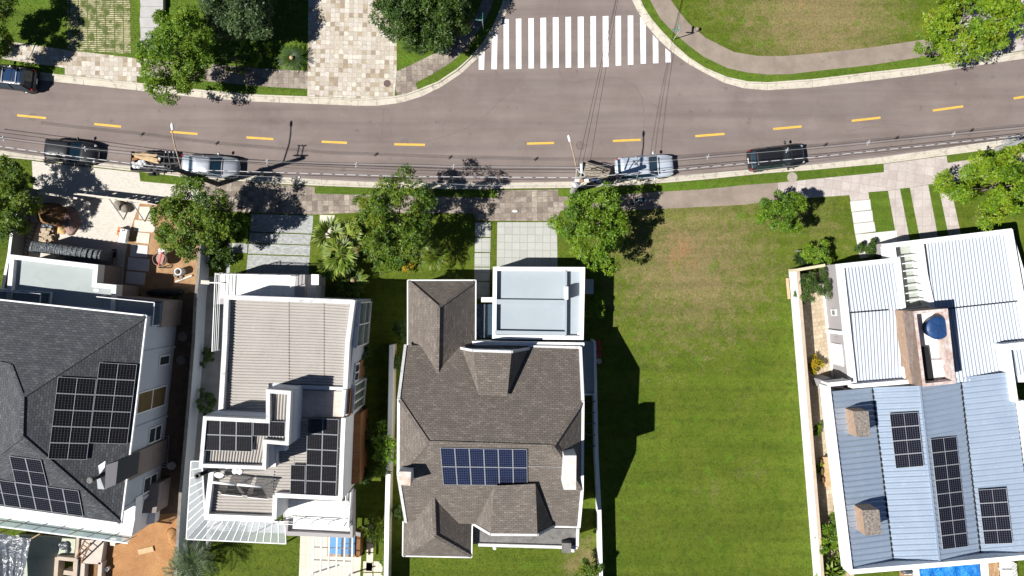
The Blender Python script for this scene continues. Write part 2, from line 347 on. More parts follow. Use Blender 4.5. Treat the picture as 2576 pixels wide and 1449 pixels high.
BURL = M('burlap', g(.20,.175,.145), g(.27,.24,.20), 3, 20, .3)
GRAV = M('pink_gravel', g(.36,.24,.20), g(.24,.15,.13), 5, 12, .5, bump=.9)
SAND = M('yellow_sand', g(.56,.36,.14), g(.60,.42,.2), 4, 18, .25, bump=.5)
DIRT = M('dark_dirt', g(.16,.085,.04), g(.25,.14,.06), 4, 9, .5, bump=.9)
def tarp(name, c, rough=.3, sc=2.5, st=.9, spec=.5):
    b = NB(name); v = b.vec('obj'); n = b.noise(v, sc, 5, .55, 1.2); b.bump(n, st, .25)
    return b.fin(b.mix(b.rng(n, .3, .7), tuple(x*.8 for x in c), tuple(min(1, x*1.2) for x in c)), rough, 0, spec)
TARPK = tarp('black_sheet', g(.075,.085,.10), .24, 1.3, .55); TARPB = tarp('blue_sheet', g(.012,.20,.62), .4)
SACKW = tarp('white_sack', g(.66,.66,.66), .5, 6, .6); SACKG = tarp('grey_sheet', g(.30,.32,.34), .35, 4, .8)
def glass(name, c, alpha=1.0, rough=.08):
    b = NB(name); b.fin(c, rough, 0, .6); b.b.inputs['Alpha'].default_value = alpha; return b.m
GLASS = glass('window_glass', g(.035,.045,.05)); GLASSG = glass('curtained_glass', g(.14,.17,.16)); CARG = glass('car_glass', g(.014,.038,.06), 1, .05)
CLEAR = glass('clear_glass', g(.36,.46,.46), .45, .06); CANOPY = glass('canopy_glass', g(.46,.50,.52), .48, .25); GLASSD = glass('smoked_glass', g(.05,.08,.11), .8, .1)
SKYL = glass('translucent_roof', g(.42,.48,.42), .75, .3)
def paint(name, c, metal=.0, rough=.3):
    b = NB(name); b.fin(c, rough, metal, .5); b.b.inputs['Coat Weight'].default_value = .4; b.b.inputs['Coat Roughness'].default_value = .06; return b.m
PBLK = paint('car_paint_black', g(.012,.013,.015)); PNAVY = paint('car_paint_graphite', g(.018,.022,.03)); PSIL = paint('car_paint_silver', g(.42,.45,.49), .5, .32); PPAL = paint('car_paint_pearl', g(.60,.66,.74), .3, .3)
LRED = glass('tail_lamp', g(.45,.01,.012), 1, .15); LWHT = glass('head_lamp', g(.34,.36,.38), 1, .1)
def solar(name, cell, line, frame_=False, nx=6, ny=6):
    b = NB(name); v = b.vec('uv2')
    tc = b.n('ShaderNodeUVMap'); tc.uv_map = 'cell'; k = b.n('ShaderNodeTexBrick'); b.l(tc.outputs[0], k.inputs['Vector']); k.offset = 0
    k.inputs['Color1'].default_value = (0,0,0,1); k.inputs['Color2'].default_value = (1,1,1,1); k.inputs['Scale'].default_value = 1
    k.inputs['Brick Width'].default_value = 1/nx; k.inputs['Row Height'].default_value = 1/ny; k.inputs['Mortar Size'].default_value = .0065; k.inputs['Mortar Smooth'].default_value = .2
    col = b.mix(k.outputs[0], tuple(x*.8 for x in cell), tuple(x*1.25 for x in cell)); col = b.mix(b.math('MULTIPLY', k.outputs['Fac'], .8), col, line)
    return b.fin(col, .12, 0, .5)
SOLK = solar('solar_black', g(.006,.006,.008), g(.075,.072,.072), ny=12); SOLB = solar('solar_blue', g(.004,.009,.038), g(.11,.115,.13), ny=10); SOLN = solar('solar_navy', g(.004,.006,.017), g(.10,.095,.085), ny=12)
def leaf(name, cols, rough=.5, trans=.22):
    b = NB(name); a = b.n('ShaderNodeAttribute'); a.attribute_name = 'rnd'
    col = b.ramp(a.outputs['Fac'], [(i/(len(cols)-1), c) for i, c in enumerate(cols)]); b.fin(col, rough, 0, .35)
    t = b.n('ShaderNodeBsdfTranslucent'); b.l(b.mix(.35, col, g(.16,.22,.01)), t.inputs[0]); m = b.n('ShaderNodeMixShader'); m.inputs[0].default_value = trans
    b.l(b.b.outputs[0], m.inputs[1]); b.l(t.outputs[0], m.inputs[2]); b.l(m.outputs[0], b.out.inputs[0]); return b.m
LF_Y = leaf('leaf_yellow_green', [g(.04,.10,.008), g(.10,.20,.008), g(.165,.27,.008), g(.22,.30,.012), g(.23,.22,.02)])
LF_B = leaf('leaf_bright', [g(.04,.095,.008), g(.09,.18,.010), g(.15,.25,.012), g(.20,.275,.014)])
LF_M = leaf('leaf_mid', [g(.025,.06,.008), g(.055,.115,.009), g(.10,.175,.010), g(.155,.215,.012), g(.20,.20,.02)])
LF_D = leaf('leaf_dark', [g(.020,.048,.010), g(.042,.085,.014), g(.07,.125,.018), g(.105,.165,.022)])
LF_G = leaf('leaf_grey_green', [g(.03,.058,.022), g(.055,.10,.035), g(.085,.14,.045), g(.13,.19,.06)])
LF_P = leaf('palm_leaf', [g(.03,.07,.010), g(.10,.17,.016), g(.20,.27,.03), g(.33,.38,.09)])
LF_C = leaf('cycad_leaf', [g(.012,.035,.008), g(.028,.065,.012), g(.045,.09,.014)])
LF_W = leaf('palm_grey_green', [g(.012,.028,.01), g(.03,.056,.018), g(.06,.095,.03), g(.12,.155,.055)], .5, .12)
LF_S = leaf('straw_leaf', [g(.20,.13,.075), g(.30,.20,.12), g(.40,.29,.19)])
LF_O = leaf('croton_leaf', [g(.16,.17,.01), g(.34,.26,.01), g(.46,.22,.01)])
STEPC = M('step_concrete', g(.38,.37,.36), g(.43,.42,.41), 1.5, 30, .08)
BARK = M('bark', g(.13,.10,.075), g(.19,.155,.12), 4, 20, .3, vec='obj')
# ---------------------------------------------------------------- ground, road, kerbs
GZ = .12
PAVED = []      # polygons (world XY) that carry no grass
def sheet(name, pts, z, mat, rot=0, base=.05, kind='structure'):
    top = [P(u, v, z) for u, v in pts]; PAVED.append([(p.x, p.y) for p in top])
    return struct(MB().prism(top, base).build(name, mat, rot=rot), kind)
far = MB().face([(-900,-900,-.06),(900,-900,-.06),(900,900,-.06),(-900,900,-.06)]); struct(far.build('ground', GRF))
struct(MB().prism([(-95,-8,0),(95,-8,0),(95,42,0),(-95,42,0)], -.05).build('road', ASPH))
NL_OUT = [(-900,85),(-200,143),(0,172),(123,185.5),(212,195),(345,209),(397,215),(510,227),(630,238),(703.5,241),(801,244.4),(900,249),(948,247),(997,242),(1021,237),(1052,226),(1101.6,206),(1149,174.6),(1181,147),(1216.6,105),(1240.5,65.5),(1256,30),(1266,0),(1278,-60),(1284,-300)]
NL_IN = [(-900,104),(-200,162),(0,191),(125,204),(210,213),(343,227),(399,234),(508,246),(630,255),(703.5,258),(801,262),(900,266),(948,266),(999,260),(1022,255),(1062,242),(1107.5,220),(1161,184.5),(1201,147),(1236.5,103),(1254,73.4),(1272,35.7),(1284,2),(1297,-60),(1303,-300)]
NR_OUT = [(1591,-300),(1598,-60),(1610.7,0),(1620.6,22),(1640.4,51.6),(1664,79),(1698,115),(1731.7,145),(1771,170.6),(1827,194.4),(1880.5,206),(1930,208),(2043,200),(2189,182.6),(2312.7,169),(2395,158),(2457,147.5),(2576,129),(2900,78),(3500,-20)]
NR_IN = [(1571,-300),(1578,-60),(1590,0),(1602.7,26),(1622.6,59.5),(1656,99),(1688,129),(1731.7,160.7),(1771,182.5),(1821,208),(1870.6,222),(1930,227),(2043,220),(2189,203),(2312.7,188),(2395,175),(2457,165),(2576,147.5),(2900,97),(3500,0)]
SO_OUT = [(-900,290),(-200,373),(0,394.6),(79,402.6),(228,419),(345,432),(466,446),(560,453),(680,462),(808.7,468),(918,472),(1060,475),(1201,477),(1270,475),(1445,473),(1530,470),(1612.7,465),(1771.4,452),(1930,436),(2044,428),(2222,412),(2383,390.7),(2509,374),(2576,363),(2900,315),(3500,220)]
SO_IN = [(-900,272),(-200,356),(0,378),(85,391.5),(230,407.5),(347,420),(468,430),(562,436.5),(681,444),(808.7,452),(918,457),(1060,459),(1201,460),(1270,459.7),(1443,457),(1528,454.5),(1610,450.5),(1769,436),(1927,424),(2041,414.5),(2219,395),(2380,372),(2506,354),(2573,344),(2897,297),(3500,204)]
def kerbs(out, inn):
    o = [P(u, v) for u, v in out]; i = [P(u, v) for u, v in inn]
    mid = []
    for a, b in zip(o, i): d = (b-a); mid.append(a+d.normalized()*.13)
    k = MB(); gt = MB(); z = Vector((0,0,1))
    k.quadgrid([[p+z*.1 for p in o], [p+z*.145 for p in o], [m+z*.145 for m in mid], [m+z*.0 for m in mid]])
    gt.quadgrid([[m+z*.035 for m in mid], [p+z*.006 for p in i], [p-z*.01 for p in i]])
    struct(k.build('kerb', KERB)); struct(gt.build('gutter', KERB))
for a, b in ((NL_OUT, NL_IN), (NR_OUT, NR_IN), (SO_OUT, SO_IN)): kerbs(a, b)
LOTS = [NL_OUT+[(1284,-420),(-900,-420)], NR_OUT+[(3500,-420),(1591,-420)], SO_OUT+[(3500,2300),(-900,2300)]]
for L in LOTS: struct(MB().prism([P(u, v, GZ) for u, v in L], .0).build('lawn', GRB if L is LOTS[0] else GR))
VERGE = [[(353,456),(351,434.5),(466,446.5),(640,461),(640,478),(500,470)], [(792,470),(918,473),(1060,476),(1251,478),(1251,497),(1000,492),(792,487)], [(1404,477),(1530,471),(1612,466),(1771,453),(1930,437),(2044,429),(2223,413),(2224,432.5),(2044,450),(1956,459),(1878,464.5),(1773,475.5),(1632,483.5),(1560,489.5),(1404,494)], [(2382,392),(2509,375.5),(2576,364.5),(2700,346),(2700,365),(2576,383.5),(2436,401.5),(2384,409.5)],
 [(1610.7,0),(1621,22),(1641,51),(1665,79),(1699,115),(1732,145),(1771.5,170.2),(1827.5,194),(1880,205.5),(1930,207.5),(2043,199.5),(2189,182),(2312,168.5),(2395,157),(2395,136.5),(2312,145),(2189,164.5),(2044,180),(1989,187),(1930,188),(1880,183),(1831,172),(1771,143.5),(1731.7,114.5),(1692,79.5),(1662,48),(1644,16.5),(1635,0),(1606,-160),(1592,-160)], [(2189,502),(2186,484),(2233,480),(2252,578),(2203,586)], [(2264,475),(2289,472.6),(2318,620),(2290,610)], [(2335,464.6),(2360,462.6),(2392,620),(2364,620)]]
for q in VERGE: struct(MB().prism([P(u, v, .126) for u, v in q], .05).build('verge', GRB))
# joints in the kerb every few metres
jt = MB()
for out, inn, st in ((NL_OUT, NL_IN, 2), (SO_OUT, SO_IN, 2), (NR_OUT, NR_IN, 2)):
    for i in range(1, len(out)-1):
        a, b = P(*out[i]), P(*inn[i]); jt.bar(a+Vector((0,0,.03)), b+Vector((0,0,.012)), .022, .02)
struct(jt.build('gutter_joint', CONC))
# markings
zb = MB(); T3 = lambda x, y: (1022.2+x*.19841, y*.19841); T4 = lambda x, y: (1533.3+x*.19841, y*.19841)
Z = [[T3(918,715),T3(992,640),T3(985,883),T3(918,883)], [T3(1085,485),T3(1150,402),T3(1155,440),T3(1147,878),T3(1078,878)]]
for a, b, t, q in ((1233,1300,245,875),(1389,1457,238,872),(1548,1615,232,866),(1700,1772,227,864),(1857,1930,220,858),(2018,2087,215,855),(2173,2248,212,858),(2334,2403,206,850),(2490,2562,205,848)):
    Z.append([T3(a,t),T3(b,t-3),T3(b+2,q),T3(a+2,q+2)])
for a, b, t, q in ((76,145,203,830),(231,300,198,820)): Z.append([T4(a,t),T4(b,t-3),T4(b+2,q),T4(a+2,q+3)])
Z += [[T4(387,215),T4(400,220),T4(460,320),T4(462,806),T4(395,808)], [T4(548,440),T4(618,515),T4(620,800),T4(552,803)], [T4(709,612),T4(777,668),T4(777,790),T4(711,793)]]
for q in Z: zb.face(ccw([P(u, v, .006) for u, v in q]))
struct(zb.build('zebra_crossing', WHITE_P))
cl = MB()
for a in ((-150,265,-78,274),(43,290,116,297),(237,312,304.6,318.6),(428.6,331.5,497,337),(620,345.6,687.7,350),(809,356.4,872.8,359.3),(992,363,1069,364.3),(1325.8,361.3,1393.6,359.5),(1541.6,354.6,1611.7,351.4),(1749,342.5,1822.6,336.7),(1945,324.6,2016.8,318),(2142.6,304,2215,295.8),(2346.7,278,2423,267.4),(2550,247.6,2622,236)):
    p, q = P(a[0], a[1], .006), P(a[2], a[3], .006); d = (q-p).normalized(); n = Vector((-d.y, d.x, 0))*.085
    cl.face([p-n, q-n, q+n, p+n])
struct(cl.build('centre_line', YELL_P))
# pavements, drives and paths
sheet('pavement', [(-400,50),(0,101),(165,125),(257,136),(357,148),(384,152),(384,194),(344,191.5),(344,207.5),(163,188),(163,170.6),(107,163),(0,147),(-400,92)], .135, STA)
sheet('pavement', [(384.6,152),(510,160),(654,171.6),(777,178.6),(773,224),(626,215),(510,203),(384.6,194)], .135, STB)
sheet('driveway', [(777.5,-160),(998,-160),(998,178.6),(993,241),(947,245.5),(900,247),(801,242.5),(773,241.5),(774,178.6)], .140, STA)
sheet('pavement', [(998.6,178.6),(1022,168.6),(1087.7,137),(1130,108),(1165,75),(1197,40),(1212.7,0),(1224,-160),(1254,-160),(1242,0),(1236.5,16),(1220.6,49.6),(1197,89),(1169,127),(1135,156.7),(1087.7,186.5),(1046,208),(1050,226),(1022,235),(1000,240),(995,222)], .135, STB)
sheet('driveway', [(167,-160),(326,-160),(329,137),(169,124)], .135, GPAV)
sheet('pavement', [(1650,-160),(1672,-60),(1688,0),(1706,26),(1731.7,57.5),(1775,95),(1846.8,131),(1910,141),(1970,141),(2043,135),(2182.6,120.7),(2312.7,101),(2395,88),(2395,136),(2312.7,144.4),(2189,164),(2044,179.5),(1989.6,186.5),(1930,187.5),(1880.5,182.5),(1831,171.6),(1771,143),(1731.7,114),(1692,79),(1662,47.6),(1644,16),(1635.5,0),(1622,-60),(1606,-160)], .135, CONC)
sheet('driveway', [(2395.6,88),(2430,20),(2480,-160),(2760,-160),(2760,92),(2576,126),(2457,145.5),(2402,154),(2395.6,136)], .140, PAVL)
sheet('driveway', [(80,405),(228,421),(350,434.5),(353,456),(500,470),(500,500),(352,512),(337,551),(329,575),(315,640),(309,720),(40,700),(85,500)], .135, PAVW)
sheet('planting_bed', [(352.5,512),(420,512),(495,540),(500,640),(497,690),(499,730),(449,742),(400,765),(309.5,720),(315.6,640),(329.6,575),(337.6,551)], .128, SOILS)
sheet('building_plot', [(482,900),(466,1150),(455,1300),(442,1560),(225,1560),(255,1365),(330,1330),(390,1200),(420,900)], .128, SOIL)
for q in ([(351,519.4),(387,521),(385.6,554),(349,551)], [(339,553),(391,557),(388,585),(336,581)], [(345,584),(377,587),(374,613),(343,610)]): sheet('stepping_slab', q, .17, SLABP)
for q in ([(329,614),(372,618),(370,648),(327,645)], [(323,647),(376,652),(373,683),(320,678)], [(318,682),(366,686),(362,717),(315,712)]): sheet('stepping_slab', q, .17, SLAB)
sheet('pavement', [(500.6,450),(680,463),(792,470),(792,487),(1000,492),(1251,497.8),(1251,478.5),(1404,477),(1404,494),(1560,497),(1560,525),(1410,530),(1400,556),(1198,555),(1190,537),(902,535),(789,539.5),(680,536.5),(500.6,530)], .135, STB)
sheet('pavement', [(1560.6,490),(1632.5,484),(1773.4,476),(1878.5,465),(1956,459.6),(1956,504),(1930,506.7),(1878.5,514.7),(1636.5,526.6),(1560.6,530)], .135, CONC)
sheet('pavement', [(1956.6,459.6),(2044,450.5),(2224,433),(2223,412.5),(2381,392),(2384,410),(2436.5,402),(2576,384),(2900,340),(2900,380),(2576,428),(2420,455),(2389,459),(2360,462),(2335,464),(2289,472),(2264,474.5),(2234,479.4),(2184.7,483.5),(2186.8,501),(2140,506),(2137,490.8),(2044,497),(1956.6,504)], .135, PAVL)
for q in ([(2234,480),(2264,475),(2290,610),(2258,612)], [(2289,472.6),(2335,464.6),(2364,620),(2318,620)], [(2360,462.6),(2389,459.6),(2424,620),(2392,620)]): sheet('driveway', q, .137, PAVL, R(8))
for q in ([(2139,506.6),(2189,501.6),(2192,527.6),(2142.4,533)], [(2143.5,534),(2194,529),(2197,556.6),(2147.6,561.6)], [(2147.6,562.6),(2199,557.6),(2203,582),(2151.5,589)], [(2152,590),(2256,579.5),(2259,640),(2164,650)]): sheet('stepping_slab', q, .16, SLAB)
for q in ([(632,538.5),(788,542.5),(785,587.5),(628,582)], [(628,585),(784,590.5),(779,615.5),(626,610)], [(626,613),(781,618),(779,643),(624,638)], [(623.5,641),(779,646),(775,705),(618,700)], [(583.5,611),(622.5,612.5),(621.5,636.5),(582.5,635)], [(572.6,611),(580,611),(578,690),(566,690)]): sheet('driveway', q, .137, PAVG)
sheet('stepping_slab', [(804.6,540.5),(842,541.5),(840,600),(803,598)], .16, SLABP)
sheet('driveway', [(1251,559),(1401,559),(1403,700),(1249,700)], .137, PAVS)
for q in ([(1195,560),(1234,560),(1234,596),(1195,595)], [(1194.5,598.5),(1234,599),(1233.5,634),(1194.3,633.5)], [(1194,636.5),(1233,636.5),(1232.6,670.6),(1193.6,670.6)], [(1193.5,673),(1232.5,673),(1232.2,707),(1193,707)], [(1197,709.5),(1232,709.5),(1232,752),(1197,752)]): sheet('stepping_slab', q, .16, PAVS)
sheet('patio', [(468,1180),(506,1180),(514,1305),(716,1313),(716,1342),(466,1332)], .136, PAVG)
sheet('patio', [(756,1330),(912,1335),(900,1560),(748,1560)], .137, PAVT)
for i in range(5): sheet('stepping_slab', [(924-i*.6,1319+i*24),(941-i*.6,1320+i*24),(940-i*.6,1341+i*24),(923-i*.6,1340+i*24)], .15, PAVT)
for i in range(3):
    for j in range(2): sheet('stepping_slab', [(914+j*26,1412+i*29),(937+j*26,1413+i*29),(936+j*26,1439+i*29),(913+j*26,1438+i*29)], .15, PAVT)
sheet('side_yard', [(2004,690),(2090,680),(2105,960),(2150,1460),(2058,1460),(2035,1100)], .135, STC)
sheet('dark_passage', [(449,742),(492,735),(486,862),(476,1000),(463,1150),(452,1290),(394,1294),(404,1200),(425,960)], .134, M('passage_soil_shaded', g(.14,.09,.055), g(.095,.062,.04), 1.2, 12, .3, bump=.5))  # darker soil copy, the house's shade is put into its colour
sheet('side_yard', [(480,690),(566,700),(560,900),(540,1160),(530,1380),(462,1370),(478,1150),(488,900)], .127, M('side_path', g(.26,.255,.25), g(.20,.195,.19), 1, 20, .1))
sheet('pool_deck', [(2290,1405),(2520,1388),(2535,1560),(2300,1560)], .14, WHITE2)
sheet('pool_deck', [(2484,1395),(2552,1385),(2556,1560),(2496,1560)], .145, DECK)
sheet('pool_deck', [(2262,1415),(2295,1412),(2301,1560),(2268,1560)], .145, DECK)
# ---------------------------------------------------------------- plants
ck = MB()
for line in ([(1037,354),(1072,355),(1101.6,349),(1141,335),(1181,319),(1224.6,287.5),(1286,226),(1330,178)], [(1407,178),(1417,198),(1439,207),(1488.5,200),(1533,195.5),(1555,196),(1599,218),(1616.6,248),(1619.6,287),(1621,330)], [(1408,-60),(1408,0),(1401,40),(1389,73),(1377,95),(1391,127),(1398,160)], [(965,275),(963,320),(959.5,353),(918,357),(874,355)], [(986,290),(983,356)], [(1630,255),(1660,272),(1720,300)], [(2130,330),(2230,312),(2330,318)]):
    pts = [P(u, v, .003) for u, v in line]; fine = []
    for a, b in zip(pts[:-1], pts[1:]):
        n_ = max(2, int((b-a).length/.25)); fine += [a.lerp(b, i/n_)+Vector((random.uniform(-.03,.03), random.uniform(-.03,.03), 0)) for i in range(n_)]
    L_, R_ = [], []
    for i, p in enumerate(fine):
        d = (fine[min(i+1, len(fine)-1)]-fine[max(0, i-1)]).normalized(); nn = Vector((-d.y,d.x,0))*random.uniform(.012,.032); L_.append(p+nn); R_.append(p-nn)
    ck.quadgrid([R_, L_])
struct(ck.build('road_crack', M('crack_seal', g(.14,.114,.105), g(.165,.135,.125), 2, 20, .2)))
# ---- leaf geometry
def leafobj(name, Q, mat, parent, rnd=None, tri=False):
    Q = np.asarray(Q, dtype=np.float32); n, k = Q.shape[0], Q.shape[1]
    if parent is not None: Q = Q-np.array(OFF[parent], dtype=np.float32)
    me = bpy.data.meshes.new(name); me.vertices.add(n*k); me.vertices.foreach_set('co', Q.reshape(-1))
    me.loops.add(n*k); me.loops.foreach_set('vertex_index', np.arange(n*k, dtype=np.int32))
    me.polygons.add(n); me.polygons.foreach_set('loop_start', np.arange(0, n*k, k, dtype=np.int32)); me.polygons.foreach_set('loop_total', np.full(n, k, dtype=np.int32))
    me.update(); at = me.attributes.new('rnd', 'FLOAT', 'FACE')
    at.data.foreach_set('value', (RNG.random(n) if rnd is None else rnd).astype(np.float32))
    me.materials.append(mat); o = bpy.data.objects.new(name, me); C.objects.link(o)
    if parent is not None: o.parent = parent; OFF[o] = OFF[parent]
    return o
def nrm(a): return a/np.maximum(1e-9, np.linalg.norm(a, axis=-1, keepdims=True))
def rosettes(c, ax, k, L, Wd, tilt=.25, spread=.3):
    m = len(c); ax = nrm(ax); ref = nrm(RNG.normal(size=(m,3))); t = nrm(np.cross(ax, ref)); b = np.cross(ax, t)
    ph = (np.arange(k)[None,:]/k*2*np.pi)+RNG.random((m,1))*6.28+RNG.normal(size=(m,k))*.25
    ti = tilt+RNG.normal(size=(m,k))*spread
    d = np.cos(ti)[...,None]*(np.cos(ph)[...,None]*t[:,None]+np.sin(ph)[...,None]*b[:,None])+np.sin(ti)[...,None]*ax[:,None]
    sd = nrm(np.cross(np.broadcast_to(ax[:,None], d.shape), d)+RNG.normal(size=d.shape)*.25)
    ln = L*(.7+.6*RNG.random((m,k)))[...,None]; wd = Wd*(.75+.5*RNG.random((m,k)))[...,None]
    c = c[:,None]
    Q = np.stack([c+d*ln*.08, c+d*ln*.55+sd*wd*.5, c+d*ln, c+d*ln*.55-sd*wd*.5], axis=2)
    return Q.reshape(-1,4,3)
def crown(c, r, ncl, per, k, L, Wd, rcl=.30, low=-.45, upb=.6):
    c = np.array(c); r = np.array(r)
    d = nrm(RNG.normal(size=(ncl*4,3))); d = d[d[:,2] > low][:ncl]
    rad = .42+.66*RNG.random((len(d),1))**.7; wob = 1+.27*np.sin(d[:,:1]*3.1+RNG.random()*6)*np.cos(d[:,1:2]*2.7+RNG.random()*6)
    cl = c+d*r*rad*wob*.88; sz = rcl*(.65+.7*RNG.random((len(d),1)))*r.mean()
    e = nrm(RNG.normal(size=(len(d),per,3))+np.array([0,0,.55])+.6*d[:,None])
    pos = (cl[:,None]+e*sz[:,None]*np.array([1,1,.75])*(.55+.45*RNG.random((len(d),per,1)))).reshape(-1,3)
    ax = nrm(e+np.array([0,0,upb])+.4*RNG.normal(size=e.shape)).reshape(-1,3)
    tint = np.repeat(np.clip(RNG.normal(.0,.13,size=len(d)),-.3,.3), per*k)
    Q = rosettes(pos, ax, k, L, Wd)
    return Q, cl, np.clip(.45+tint+RNG.normal(0,.2,size=len(Q)), 0, 1)
def tree(name, label, cat, u, v, h, r, mat, kind='rosette', ncl=46, per=26, group=None, base=None, L=.23, Wd=.088, k=7, low=-.45, trunk=.12, bark=BARK):
    c = P(u, v, h); b = Vector((c.x, c.y, GZ)) if base is None else P(base[0], base[1], GZ)
    t = thing(name, label, cat, b, group)
    if kind == 'fine': Q, cl, rn = crown(c, r, ncl, per, 4, L, Wd, .26, low, .35)
    else: Q, cl, rn = crown(c, r, ncl, per, k, L, Wd, .25, low)
    leafobj('crown', Q, mat, t, rn)
    mb = MB(); top = Vector((c.x, c.y, c.z-.15*r[2])); mid = b.lerp(top, .55)+Vector((.1,-.08,0))
    mb.tube([b-Vector((0,0,.1)), mid, top], [trunk, trunk*.8, trunk*.5], 8)
    for p in cl[::max(1, len(cl)//9)]:
        p = Vector(p); a = mid.lerp(top, random.uniform(.2, .9)); mb.tube([a, a.lerp(p, .5)+Vector((0,0,.12)), p], [trunk*.42, trunk*.25, trunk*.08], 5)
    mb.build('trunk', bark, t, smooth=True); return t
def fronds(c, n, L, kind, rise=.6, nl=16, ll=.28, lw=.035, seed=0, droop=1.0, up=.0):
    out = []; c = np.array(c)
    for i in range(n):
        a = 2*math.pi*i/n*1.0+RNG.normal()*.12; e = rise*(.5+RNG.random()) ; l = L*(.8+.3*RNG.random())
        h = np.array([math.cos(a), math.sin(a), 0]); s = np.array([-h[1], h[0], 0]); prev = None
        for q in range(nl+1):
            t = q/nl; p = c+h*l*t*(1-.12*t)+np.array([0,0,1])*(e*l*t*(1-t*droop)+up*t)
            if prev is not None:
                tg = nrm(p-prev); w = ll*(math.sin(math.pi*min(1, t*.92+.06))**.6)
                for sg in (-1, 1):
                    d = nrm(s*sg*.85+tg*.6+np.array([0,0,-.25 if kind == 'feather' else .05])); n_ = tg*lw
                    out.append([prev-n_*.4, prev+d*w*.5-n_, prev+d*w, prev+d*w*.5+n_])
                out.append([prev-s*.012, p-s*.01, p+s*.01, prev+s*.012])
            prev = p
    return np.array(out)
def fans(c, n, stem, L, nb=15, elev=(-.3, 1.2), wd=.05):
    out = []; c = np.array(c)
    for i in range(n):
        a = RNG.random()*6.283; e = elev[0]+(elev[1]-elev[0])*RNG.random()
        h = np.array([math.cos(a)*math.cos(e), math.sin(a)*math.cos(e), math.sin(e)]); s = nrm(np.cross(h, [0,0,1.0])); up = np.cross(s, h); q = c+h*stem*(.6+.5*RNG.random())
        out.append([c-s*.015, q-s*.012, q+s*.012, c+s*.015])
        for j in range(nb):
            t = (j/(nb-1)-.5)*2.5; d = h*math.cos(t)+s*math.sin(t)-up*.22+RNG.normal(size=3)*.05; l = L*(.75+.25*math.cos(t))*(.85+.25*RNG.random()); x = nrm(np.cross(d, up))
            out.append([q, q+d*l*.6-x*wd*.5, q+d*l, q+d*l*.6+x*wd*.5])
    return np.array(out)
# ---------------------------------------------------------------- house helpers
def facade(A, B, z, s0, s1, z0, z1, parent, cols=1, rows=1, out=.05, fw=.07, frame=WHITE2, pane=GLASS, depth=.12, name='window', label=None):
    """window in the wall A->B (outside on the right of A->B): s in metres from A"""
    A = Vector((A[0], A[1], 0)); B = Vector((B[0], B[1], 0)); d = (B-A).normalized(); n = Vector((d.y, -d.x, 0)); M3 = Matrix((d, n, Vector((0,0,1)))).transposed()
    f = MB(); W = s1-s0; Hh = z1-z0
    cen = A+d*(s0+s1)/2+n*out
    for i in range(cols+1): f.box(cen+d*(-W/2+W*i/cols)+Vector((0,0,(z0+z1)/2)), (fw, depth, Hh+fw), M=M3)
    for j in range(rows+1): f.box(cen+Vector((0,0,z0+Hh*j/rows)), (W-fw*.5, depth-.008, fw), M=M3)
    fo = f.build(name, frame, parent)
    if label: fo['label'] = label
    p = MB(); p.box(cen-n*.01+Vector((0,0,(z0+z1)/2)), (W-.02, depth*.45, Hh-.02), M=M3); p.build('pane', pane, fo)
    return fo
def railing(pts, h, parent, mat=WHITE2, glass=None, post=1.2, bars=0, r=.03, name='railing'):
    f = MB(); gl = MB(); z = Vector((0,0,1))
    for a, b in zip(pts[:-1], pts[1:]):
        a, b = Vector(a), Vector(b); n = max(1, int(round((b-a).length/post)))
        f.bar(a+z*h, b+z*h, .055, .05)
        for i in range(n+1): p = a.lerp(b, i/n); f.bar(p, p+z*h, .04, .04)
        for k in range(bars): f.bar(a+z*h*(k+1)/(bars+1), b+z*h*(k+1)/(bars+1), .03, .03)
        if glass: gl.bar(a+z*h*.5, b+z*h*.5, .012, h*.86)
    o = f.build(name, mat, parent)
    if glass: gl.build('glass_panel', glass, o)
    return o
def fascia(pts, parent, mat=WHITE2, wd=.10, ht=.16, name='gutter'):
    m = MB()
    for a, b in zip(pts[:-1], pts[1:]): m.bar(Vector(a)-Vector((0,0,.03)), Vector(b)-Vector((0,0,.03)), wd, ht)
    return m.build(name, mat, parent)
def caps(lines, parent, mat, wd=.26):
    m = MB()
    for a, b in lines: m.bar(Vector(a)+Vector((0,0,.005)), Vector(b)+Vector((0,0,.005)), wd, .05)
    return m.build('ridge_cap', mat, parent)
def roofplane(faces, parent, mat, name='roof', under=.0):
    m = MB()
    for f in faces:
        pts = PL(f)
        nz = sum(pts[i].x*pts[(i+1) % len(pts)].y-pts[(i+1) % len(pts)].x*pts[i].y for i in range(len(pts)))
        m.face(pts if nz > 0 else pts[::-1])
    return m.build(name, mat, parent)
def onplane(a, b, c, u, v, lift):          # height of the plane through a,b,c where the ray through pixel (u,v) meets it
    p0, p1, p2 = P(*a), P(*b), P(*c); n = (p1-p0).cross(p2-p0); o_ = Vector((0,0,HC)); d = P(u, v, 0)-o_
    t = (p0-o_).dot(n)/d.dot(n); return (u, v, (o_+d*t).z+lift)
NUMR = ['first','second','third','fourth','fifth','sixth','seventh','eighth']
